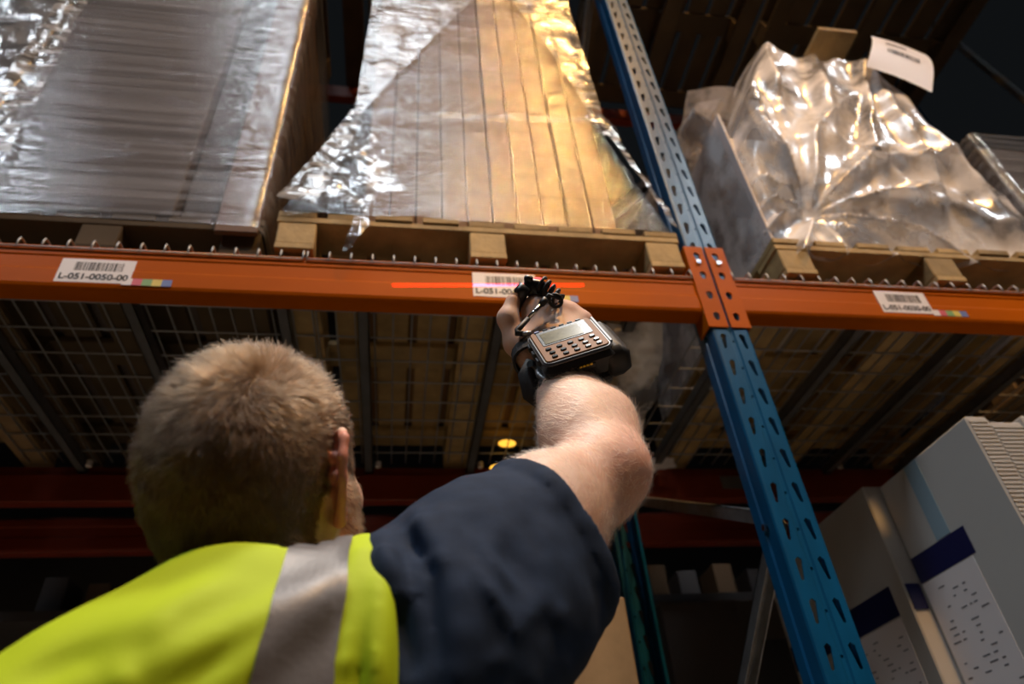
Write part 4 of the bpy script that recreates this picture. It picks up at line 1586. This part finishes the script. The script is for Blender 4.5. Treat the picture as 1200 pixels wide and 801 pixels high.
near_head = np.linalg.norm(fc - HC, axis=1) < 0.17
WH = V(-0.1154, 0.4800, 1.6909)
p, nn = pick(scalp_mask(fc) * near_head, 62000)
r_, f_, u_ = head_local(p)
fl = tangential(p - WH, nn)
sw = np.cross(nn, fl)
dist = np.linalg.norm(p - WH, axis=1)
fl = tangential(fl + sw * 0.55 * np.exp(-dist / 0.05)[:, None] - HU[None, :] * (0.4 * np.clip((0.02 - u_) / 0.08, 0, 1))[:, None] + vnoise(p * 60)[:, None] * sw * 0.9 + vnoise(p * 140 + 5)[:, None] * sw * 0.5, nn)
ln = np.interp(u_, [-0.10, -0.06, 0.0, 0.05, 0.10], [0.003, 0.005, 0.008, 0.013, 0.016]) * (0.75 + 0.5 * rng.random(len(p)))
side = np.clip((np.abs(r_) - 0.055) / 0.02, 0, 1) * np.clip((0.075 - u_) / 0.04, 0, 1)
ln = ln * (1 - 0.62 * side)
lift = np.clip(0.42 + 0.22 * vnoise(p * 110) + 0.13 * rng.normal(size=len(p)) + 0.15 * np.exp(-dist / 0.03), 0.2, 0.9)
top = u_ > 0.045
strands('hair', p, nn, fl, ln, lift, 0.00020, hair_mat('light_brown_hair', (0.066, 0.036, 0.018)), person, npt=5, bend=0.9)
p, nn = pick(beard_mask(fc) * near_head, 9000)
fl = tangential(np.tile(-HU * 0.8 + HF * 0.4, (len(p), 1)), nn)
strands('beard', p, nn, fl, 0.006 + 0.005 * rng.random(len(p)), np.full(len(p), 0.55), 0.00016, hair_mat('brown_beard', (0.14, 0.07, 0.03)), person, npt=4)
# fine fair hair on the raised arm
ax_f = nrm(W - E_)
on_arm = (np.linalg.norm(fc - F1, axis=1) < 0.20) & ((fc - W) @ ax_f < 0.01) & ((fc - mid(S, E_, 0.5)) @ nrm(E_ - S) > 0) & (fc[:, 0] > 0.10) & (fc[:, 2] > 1.58)
p, nn = pick(on_arm * 1.0, 9000)
fl = tangential(np.tile(ax_f * 0.6 + V(-0.5, 0, -0.4), (len(p), 1)) + rng.normal(0, 0.25, (len(p), 3)), nn)
strands('arm_hair', p, nn, fl, 0.007 + 0.008 * rng.random(len(p)), np.full(len(p), 0.28), 0.00010, hair_mat('fair_arm_hair', (0.75, 0.58, 0.40)), person, npt=4, bend=0.5)

# ------------------------------------------------------------------ T-shirt
SE = nrm(E_ - S)
HEM = V(0.1480, 0.5996, 1.6045)
SH = Field((-0.47, 0.30, 0.90), (0.30, 0.86, 1.68), 0.004)
torso(SH, 0.012)
LS = mid(SL, LE, 0.70)
SH.cone(SL, LS, 0.072, 0.066, 0.04)
SH.cone(S - SE * 0.02, V(0.0739, 0.5940, 1.5620), 0.076, 0.078, 0.05)
SH.cone(V(0.0739, 0.5940, 1.5620), V(0.1895, 0.6245, 1.6422), 0.078, 0.077, 0.03)
SH.cone(V(0.0949, 0.5764, 1.5257), V(0.1480, 0.5970, 1.5752), 0.05, 0.052, 0.03)
SH.cone(V(0.0529, 0.5519, 1.4823), V(0.1017, 0.5763, 1.5221), 0.065, 0.055, 0.04)
FOLDS = [(V(-0.0099, 0.4985, 1.5573), V(0.0028, 0.4916, 1.5196), 0.010, 0.014), (V(0.0006, 0.4982, 1.5584), V(0.0135, 0.4933, 1.5140), 0.006, -0.008), (V(0.0147, 0.5185, 1.5863), V(0.0302, 0.5121, 1.5484), 0.008, 0.012),
         (V(0.0081, 0.5131, 1.5741), V(0.0223, 0.5058, 1.5377), 0.005, -0.008), (V(0.0367, 0.5257, 1.5923), V(0.0385, 0.5054, 1.4662), 0.011, 0.010), (V(0.0253, 0.5040, 1.5421), V(0.0282, 0.4864, 1.4622), 0.010, -0.012),
         (V(0.1188, 0.5679, 1.6319), V(0.1044, 0.5476, 1.5100), 0.009, -0.015), (V(0.1335, 0.5688, 1.6349), V(0.1203, 0.5625, 1.5206), 0.008, 0.012), (V(0.0981, 0.5571, 1.6274), V(0.0928, 0.5477, 1.5168), 0.010, 0.010),
         (V(0.0522, 0.5212, 1.5481), V(0.0806, 0.5326, 1.5032), 0.006, 0.007), (V(0.0598, 0.5252, 1.5632), V(0.0890, 0.5349, 1.5258), 0.006, 0.006), (V(0.0469, 0.5184, 1.5277), V(0.0681, 0.5198, 1.4795), 0.007, 0.008),
         (V(0.0606, 0.5227, 1.5101), V(0.0708, 0.5220, 1.4687), 0.010, -0.010), (V(0.1209, 0.5585, 1.5329), V(0.0919, 0.5388, 1.4718), 0.010, 0.010), (V(0.0557, 0.5426, 1.6000), V(0.0710, 0.5334, 1.5664), 0.006, 0.006),
         (V(0.0041, 0.4934, 1.5142), V(0.0120, 0.4880, 1.4581), 0.010, -0.012), (V(0.1616, 0.5969, 1.6329), V(0.1576, 0.5973, 1.5522), 0.007, -0.005)]


def fold_fn(folds, base=None):
    def fn(p):
        d = np.zeros(len(p))
        for a, b, sg, h in folds:
            ab = b - a
            t = np.clip(((p - a) @ ab) / (ab @ ab), 0, 1)
            q = p - a - t[:, None] * ab
            q = q - np.outer(q @ VW, VW)
            d -= h * np.exp(-(np.linalg.norm(q, axis=1) / sg) ** 2) * np.sin(np.pi * np.clip(t * 0.9 + 0.05, 0, 1)) ** 0.7
        return d
    return fn


VW = nrm(V(-0.0087, 0.5691, 1.5398) - V(0, 0, 1.35))
SH.displace(fold_fn(FOLDS))
SH.displace(lambda p: 0.0035 * vnoise(np.stack([p[:, 0] * 42 + p[:, 2] * 12, p[:, 1] * 20, p[:, 2] * 22 - p[:, 0] * 20], -1)) + 0.0012 * vnoise(p * 70))
hem_n = nrm(SE * 0.90 + V(0.9623, -0.2594, 0.0822) * 0.45)
SH.displace(lambda p: -0.0022 * np.clip((0.020 - (HEM - p) @ hem_n) / 0.002, 0, 1))
SH.cut(HEM, hem_n, 0.005)
SH.cone(HEM - SE * 0.035, HEM + SE * 0.08, 0.058, 0.068, 0.004, 's')
LD = nrm(LS - SL)
SH.cone(LS + LD * 0.085, LS + LD * 0.22, 0.085, 0.085, 0.004, 's')
SH.cone(mid(SL, LS, 0.75), LS + (LS - SL) * 0.2, 0.054, 0.058, 0.004, 's')
SH.ell(mid(NB, C7, 0.3) + HU * 0.045, (0.072, 0.068, 0.05), AX, 0.006, 's')
shirt, _, _ = field_obj('t_shirt', SH, M['navy'], person, 1)
shirt['label'] = 'navy short sleeved T-shirt'

# ------------------------------------------------------------------ reflective vest
VS = Field((-0.42, 0.28, 0.86), (0.20, 0.90, 1.70), 0.004)
torso(VS, 0.023)
VS.chain([V(-0.1558, 0.5414, 1.5076), V(-0.1338, 0.5324, 1.5212), V(-0.1057, 0.5306, 1.5295), V(-0.0737, 0.5493, 1.5211), V(-0.0464, 0.5839, 1.5204)], [0.018, 0.022, 0.022, 0.020, 0.02], 0.04)
VF = [(V(-0.0420, 0.4991, 1.5233), V(-0.1477, 0.4639, 1.4641), 0.010, 0.0210), (V(-0.0501, 0.4924, 1.5096), V(-0.1117, 0.4675, 1.4451), 0.009, 0.0210), (V(-0.0661, 0.4925, 1.5034), V(-0.1292, 0.4630, 1.4451), 0.008, -0.0075),
      (V(-0.1094, 0.4894, 1.5216), V(-0.1736, 0.4534, 1.4694), 0.012, 0.0120), (V(-0.1015, 0.4960, 1.5066), V(-0.0972, 0.4708, 1.4451), 0.006, -0.0088), (V(-0.0930, 0.4943, 1.5171), V(-0.0866, 0.4729, 1.4450), 0.008, 0.0120),
      (V(-0.0304, 0.5000, 1.5233), V(-0.0372, 0.4823, 1.4765), 0.007, -0.0100), (V(-0.0253, 0.5109, 1.5522), V(-0.0307, 0.4834, 1.4740), 0.007, 0.0180), (V(-0.0111, 0.4989, 1.5285), V(-0.0098, 0.4810, 1.4430), 0.009, 0.0210),
      (V(-0.0200, 0.4945, 1.5095), V(-0.0180, 0.4807, 1.4433), 0.006, -0.0075), (V(-0.1243, 0.4878, 1.5158), V(-0.1368, 0.4803, 1.4949), 0.008, 0.0105), (V(-0.1453, 0.4686, 1.4893), V(-0.2018, 0.4446, 1.4575), 0.010, -0.0075)]
VS.displace(fold_fn(VF))
VS.displace(lambda p: 0.0025 * vnoise(np.stack([p[:, 0] * 14, p[:, 1] * 14, p[:, 2] * 20 + p[:, 0] * 14], -1)))
VS.ell(mid(NB, C7, 0.3) + HU * 0.060 + HF * 0.01, (0.068, 0.066, 0.06), AX, 0.008, 's')
VS.cut_above(V(0.0004, 0.4967, 1.5038), nrm(SHA * 1.0 + V(0.35, 0.0, -0.25)), 1.22, 0.010)
VS.cut_above(V(-0.300, 0.49, 1.40), -SHA, 1.20, 0.010)
VS.cut(V(0, 0, 0.92), V(0, 0, -1), 0.01)
vest, _, _ = field_obj('reflective_vest', VS, M['vest'], person, 1)
vest['label'] = 'fluorescent yellow reflective vest'


def on_vest(o, d, off=0.0032):
    p = o.copy()
    for _ in range(60):
        s = VS.sample(p)
        p = p + d * np.clip(s, -0.01, 0.03)[:, None]
    return p + VS.normal(p) * off


# two grey tapes down the back, over the shoulders, and a band round the waist
def tape(name, cx_top, cx_bot, w_top, w_bot, z_top, z_bot, nv=44, nu=9):
    P0, D0 = [], []
    for j in range(nv):
        v = j / (nv - 1)
        if v < 0.22:              # over the shoulder
            ang = math.radians(80 * (1 - v / 0.22))
            for i in range(nu):
                x = cx_top + w_top * (i / (nu - 1) - 0.5)
                d = np.array([0.0, math.cos(ang), -math.sin(ang)])
                c = np.array([x, 0.535, z_top - 0.045])
                P0.append(c - d * 0.16)
                D0.append(d)
        else:
            q = (v - 0.22) / 0.78
            cx, w = cx_top + (cx_bot - cx_top) * q, w_top + (w_bot - w_top) * q
            for i in range(nu):
                P0.append(np.array([cx + w * (i / (nu - 1) - 0.5), 0.36, z_top - 0.045 + (z_bot - z_top + 0.045) * q]))
                D0.append(np.array([0.0, 1.0, 0.0]))
    pts = on_vest(np.array(P0), np.array(D0))
    b = MB()
    b.add(pts, [(j * nu + i, j * nu + i + 1, (j + 1) * nu + i + 1, (j + 1) * nu + i) for j in range(nv - 1) for i in range(nu - 1)])
    o = obj(name, b, M['tape'], vest, smooth=True)
    o['label'] = 'grey reflective tape'
    return o


tape('reflective_tape', *(-0.0549, -0.0869, 0.0440, 0.0620, 1.5415, 1.2147))

# ------------------------------------------------------------------ trousers and boots
TR = Field((-0.32, 0.48, 0.04), (0.20, 0.98, 1.02), 0.007)
TR.ell(PE, (0.172, 0.126, 0.12), None, 0.05)
FT = [(V(-0.175, 0.755, 0.0)), (V(0.065, 0.735, 0.0))]
for k_, ft in enumerate(FT):
    hip = PE + V(-0.085 if k_ == 0 else 0.085, 0, -0.05)
    knee = (hip + ft + V(0, 0.05, 0.08)) / 2 + V(0, 0.02, 0)
    TR.chain([hip, knee, ft + V(0, -0.02, 0.09)], [0.098, 0.072, 0.062], 0.04)
TR.displace(lambda p: 0.005 * vnoise(p * np.array([14, 14, 22])))
TR.cut(V(0, 0, 0.075), V(0, 0, -1), 0.008)
field_obj('trousers', TR, M['trousers'], person, 1)
for ft in FT:
    BT = Field((ft[0] - 0.08, ft[1] - 0.14, -0.01), (ft[0] + 0.08, ft[1] + 0.24, 0.17), 0.005)
    BT.chain([ft + V(0, -0.05, 0.045), ft + V(0, 0.08, 0.045), ft + V(0, 0.15, 0.035)], [0.042, 0.046, 0.040], 0.03)
    BT.cone(ft + V(0, -0.03, 0.05), ft + V(0, -0.02, 0.15), 0.045, 0.046, 0.03)
    BT.cut(V(0, 0, 0.002), V(0, 0, -1), 0.004)
    field_obj('boot', BT, M['boot'], person, 1)

# thumb nail
tn = nrm(T3 - T2)
tno = nrm(V(0, 0, 1.35) - T3)
tno = nrm(tno - tn * (tno @ tn))
obj('thumb_nail', nail(T3 + tno * 0.0086 + tn * 0.002, tn, tno, 0.0125, 0.013), mat('nail', (0.70, 0.48, 0.40), 0.25, spec=0.6), person, smooth=True)

# ------------------------------------------------------------------ wrist computer
O_, X_, Y_ = V(0.1713, 0.6577, 1.8403), V(0.2539, 0.6382, 1.8608), V(0.1646, 0.7055, 1.9380)
ex = nrm(X_ - O_)
ey = nrm((Y_ - O_) - ex * ((Y_ - O_) @ ex))
en = np.cross(ex, ey)
HY = 1.26                     # the terminal is longer along the forearm
ctr = O_ + ex * 0.044 + ey * 0.036 * HY
Fr = (Vector(ctr), Vector(ex), Vector(ey), Vector(en))
DV = thing('wrist_computer', tuple(ctr), 'black wrist worn terminal with keypad plate tinted for a warm reflection, strapped to the raised forearm', 'wearable computer')


def fo(x, y, z=0.0):
    return (Vector(ctr + ex * x + ey * y * HY + en * z), Vector(ex), Vector(ey), Vector(en))


def at(x, y, z=0.0):
    return Vector(ctr + ex * x + ey * y * HY + en * z)


obj('body', MB().rbox(fo(0, 0), 0.094, 0.074 * HY, -0.042, -0.0045, 0.010, 0.008, 6, grow0=0.003), M['plastic'], DV, smooth=False, fix=True)
obj('bumper', MB().rbox(fo(0, 0), 0.092, 0.072 * HY, -0.0048, 0.0, 0.012, 0.003, 6), M['plastic_grey'], DV, fix=True)
obj('fascia', MB().rbox(fo(0.0, 0.001), 0.083, 0.066 * HY, -0.001, 0.0016, 0.006, 0.0012, 4), M['warm_lit'], DV, fix=True)
sc = obj('screen_bezel', MB().rbox(fo(0.000, 0.015), 0.068, 0.032 * HY, 0.0, 0.0022, 0.003, 0.0006, 3), M['plastic'], DV, fix=True)
obj('screen', MB().rbox(fo(-0.004, 0.0135), 0.052, 0.024 * HY, 0.0018, 0.0027, 0.0012, 0.0003, 2), M['screen'], sc, fix=True)
for r_i in range(3):
    for c_i in range(5):
        x = -0.030 + c_i * 0.0145 + (0.002 if r_i else 0)
        y = -0.0085 - r_i * 0.0085
        b = MB().rbox(fo(x, y), 0.0075, 0.0048 * HY, 0.001, 0.0034, 0.0022, 0.0008, 3)
        obj('key', b, M['key'], DV, fix=True)
for i in range(6):
    obj('function_key', MB().rbox(fo(-0.031 + i * 0.0115, 0.0325), 0.007, 0.003 * HY, 0.001, 0.003, 0.0012, 0.0006, 2), M['key' if i else 'blue_chip'], DV, fix=True)
for i in range(3):
    obj('side_button', MB().box(-0.0025, 0.0025, -0.0055, 0.0055, -0.004, 0.004, ch=0.001, frame=fo(-0.0465, -0.010 + i * 0.0155, -0.010)), M['plastic_grey'], DV, fix=True)
obj('charge_port', MB().box(-0.013, 0.013, -0.0015, 0.0015, -0.003, 0.003, ch=0.0006, frame=fo(0.004, -0.0370, -0.017)), M['rubber'], DV, fix=True)
for i in range(4):
    obj('contact', MB().box(-0.0016, 0.0016, -0.0006, 0.0006, -0.0012, 0.0012, frame=fo(-0.003 + i * 0.0046, -0.0388, -0.014)), M['yellow_plastic'], DV, fix=True)
obj('battery_cover', MB().rbox(fo(0.047, -0.001, -0.010), 0.036, 0.074 * HY, -0.040, 0.004, 0.012, 0.011, 6), M['rubber'], DV, smooth=True, fix=True)
obj('trim_strip', MB().rbox(fo(0.0455, 0.004, -0.001), 0.004, 0.060 * HY, -0.002, 0.0014, 0.0018, 0.0008, 3), M['channel'], DV, fix=True)


# straps run right round the forearm under the terminal
fdir = nrm(W - E_)


def strap_loop(s_along, w, thick, seed, lift=0.004):
    c = W + fdir * s_along
    a1 = nrm(ex - fdir * (ex @ fdir))
    a2 = np.cross(fdir, a1)
    if a2 @ en < 0:
        a2 = -a2
    b = MB()

    def fn(u, v):
        th = 2 * math.pi * u
        d = a1 * math.cos(th) + a2 * math.sin(th)
        lo_, hi_ = 0.01, 0.09
        for _ in range(22):
            m_ = (lo_ + hi_) / 2
            if B.sample(c + d * m_)[0] < 0:
                lo_ = m_
            else:
                hi_ = m_
        k_ = [(-1, 0), (1, 0), (1, 1), (-1, 1), (-1, 0)][int(round(v * 4))]
        rr = hi_ + lift + k_[1] * thick + 0.001 * math.sin(th * 3 + seed)
        return tuple(c + d * rr + fdir * k_[0] * w / 2)
    b.grid(fn, 56, 5, close_u=True)
    return b


obj('wrist_strap', strap_loop(-0.026, 0.026, 0.004, 1, 0.002), M['strap'], DV, smooth=False, fix=True)
obj('wrist_strap', strap_loop(0.016, 0.026, 0.004, 2, 0.002), M['strap'], DV, smooth=False, fix=True)
obj('mount_plate', MB().rbox(fo(0.0, -0.002), 0.080, 0.060 * HY, -0.052, -0.041, 0.010, 0.003, 4), M['rubber'], DV, fix=True)
# padded flap and rivets at the left of the wrist
b = MB()
b.tube([at(-0.050, 0.012, -0.022), at(-0.062, 0.004, -0.034), at(-0.064, -0.012, -0.050), at(-0.054, -0.022, -0.066)], [0.008, 0.012, 0.013, 0.008], 10)
obj('strap_pad', b, M['strap'], DV, smooth=True, fix=True)
b = MB()
b.tube([at(-0.044, -0.012, -0.030), at(-0.050, -0.030, -0.036), at(-0.052, -0.050, -0.050), at(-0.050, -0.066, -0.064)], [0.006, 0.008, 0.008, 0.006], 8)
obj('strap_tail', b, M['strap'], DV, smooth=True, fix=True)
for x, y, z in ((-0.052, 0.004, -0.020), (-0.043, -0.030, -0.028)):
    b = MB().tube([at(x, y, z - 0.003), at(x - 0.0035, y - 0.003, z + 0.003)], [0.0058, 0.0046], 12)
    obj('rivet', b, M['steel'], DV, fix=True)
b = MB().tube([at(-0.046, 0.010, -0.026), at(-0.050, -0.012, -0.027), at(-0.040, -0.034, -0.030)], 0.0042, 8)
obj('bracket_arm', b, M['galv'], DV, smooth=True, fix=True)

# ------------------------------------------------------------------ ring scanner on the index finger and its coiled lead
RC = V(0.1814, 0.7125, 2.0055)
RX, RY = nrm(V(0.2217, 0.7084, 1.9975) - V(0.1743, 0.7136, 2.0062)), nrm(V(0.1741, 0.6921, 2.0289) - V(0.1755, 0.7134, 2.0061))
RZ = np.cross(RX, RY)
RS = thing('ring_scanner', tuple(RC), 'small black ring scanner with yellow side on the index finger', 'scanner')


def rf(x, y, z):
    return (Vector(RC + RX * x + RY * y + RZ * z), Vector(RX), Vector(RY), Vector(RZ))


def rp(x, y, z):
    return Vector(RC + RX * x + RY * y + RZ * z)


obj('scan_head', MB().rbox(rf(0.002, 0.010, 0.0), 0.034, 0.026, -0.042, 0.004, 0.009, 0.004, 5), M['plastic'], RS, smooth=True, fix=True)
obj('head_cap', MB().rbox(rf(-0.008, 0.022, 0.0), 0.013, 0.012, -0.03, 0.006, 0.005, 0.003, 4), M['plastic'], RS, smooth=True, fix=True)
obj('red_window', MB().rbox(rf(0.006, 0.0232, -0.010), 0.013, 0.006, -0.012, 0.006, 0.0028, 0.001, 4), M['led'], RS, fix=True)
b = MB().tube([rp(-0.012, 0.012, 0.006), rp(-0.019, 0.002, 0.007), rp(-0.021, -0.010, 0.003), rp(-0.017, -0.022, -0.004)], [0.010, 0.0105, 0.009, 0.006], 10)
obj('finger_clamp', b, M['plastic'], RS, smooth=True, fix=True)
b = MB().tube([rp(-0.026, 0.002, 0.008), rp(-0.029, -0.008, 0.006), rp(-0.027, -0.017, 0.001)], [0.004, 0.0052, 0.003], 8)
ot = obj('trigger', b, M['yellow_plastic'], RS, smooth=True, fix=True)
ot['label'] = 'yellow trigger'
# lead: coil, curl, strain relief, then back to the terminal
cpts = []
A0, A1 = V(0.1902, 0.7003, 2.0161), V(0.2111, 0.6988, 1.9964)
ca = nrm(A1 - A0)
u1 = nrm(np.cross(ca, V(0.2, 1, 0.3)))
u2 = np.cross(ca, u1)
turns = 4
for i in range(turns * 14 + 1):
    t_ = i / (turns * 14)
    a_ = 2 * math.pi * turns * t_
    rr = 0.0115 * (1.0 - 0.18 * t_)
    dr = -RY * 0.006 * t_ * t_
    cpts.append(A0 + (A1 - A0) * t_ * 1.15 + dr + (u1 * math.cos(a_) + u2 * math.sin(a_)) * rr)
c2 = V(0.2070, 0.6976, 1.9839)
q1, q2 = RX, RY
for i in range(20):
    a_ = math.radians(110 - 24 * i)
    rr = 0.0088
    cpts.append(c2 + q1 * rr * math.cos(a_) + q2 * rr * math.sin(a_) - RZ * 0.0 + nrm(V(0, 0, 1.35) - c2) * 0.0006 * i)
cpts = cpts + [V(0.1953, 0.6866, 1.9844), V(0.1884, 0.6918, 1.9778)]
obj('coiled_lead', MB().tube(cpts, 0.0023, 8), M['rubber'], RS, smooth=True, fix=True)
obj('strain_relief', MB().tube([V(0.1918, 0.6897, 1.9791), V(0.1847, 0.6941, 1.9718)], [0.0052, 0.0044], 10), M['rubber'], RS, smooth=True, fix=True)
obj('metal_sleeve', MB().tube([V(0.1847, 0.6941, 1.9718), V(0.1664, 0.7017, 1.9529)], 0.0034, 10), M['steel'], RS, smooth=True, fix=True)
obj('lead_boot', MB().tube([V(0.1664, 0.7017, 1.9529), V(0.1506, 0.7067, 1.9355), V(0.1504, 0.7074, 1.9316), V(0.1578, 0.7046, 1.9282)], [0.0036, 0.0042, 0.0048, 0.0036], 10), M['rubber'], RS, smooth=True, fix=True)
obj('metal_sleeve', MB().tube([V(0.1567, 0.7048, 1.9283), V(0.1689, 0.7021, 1.9281)], 0.0032, 10), M['galv'], RS, smooth=True, fix=True)
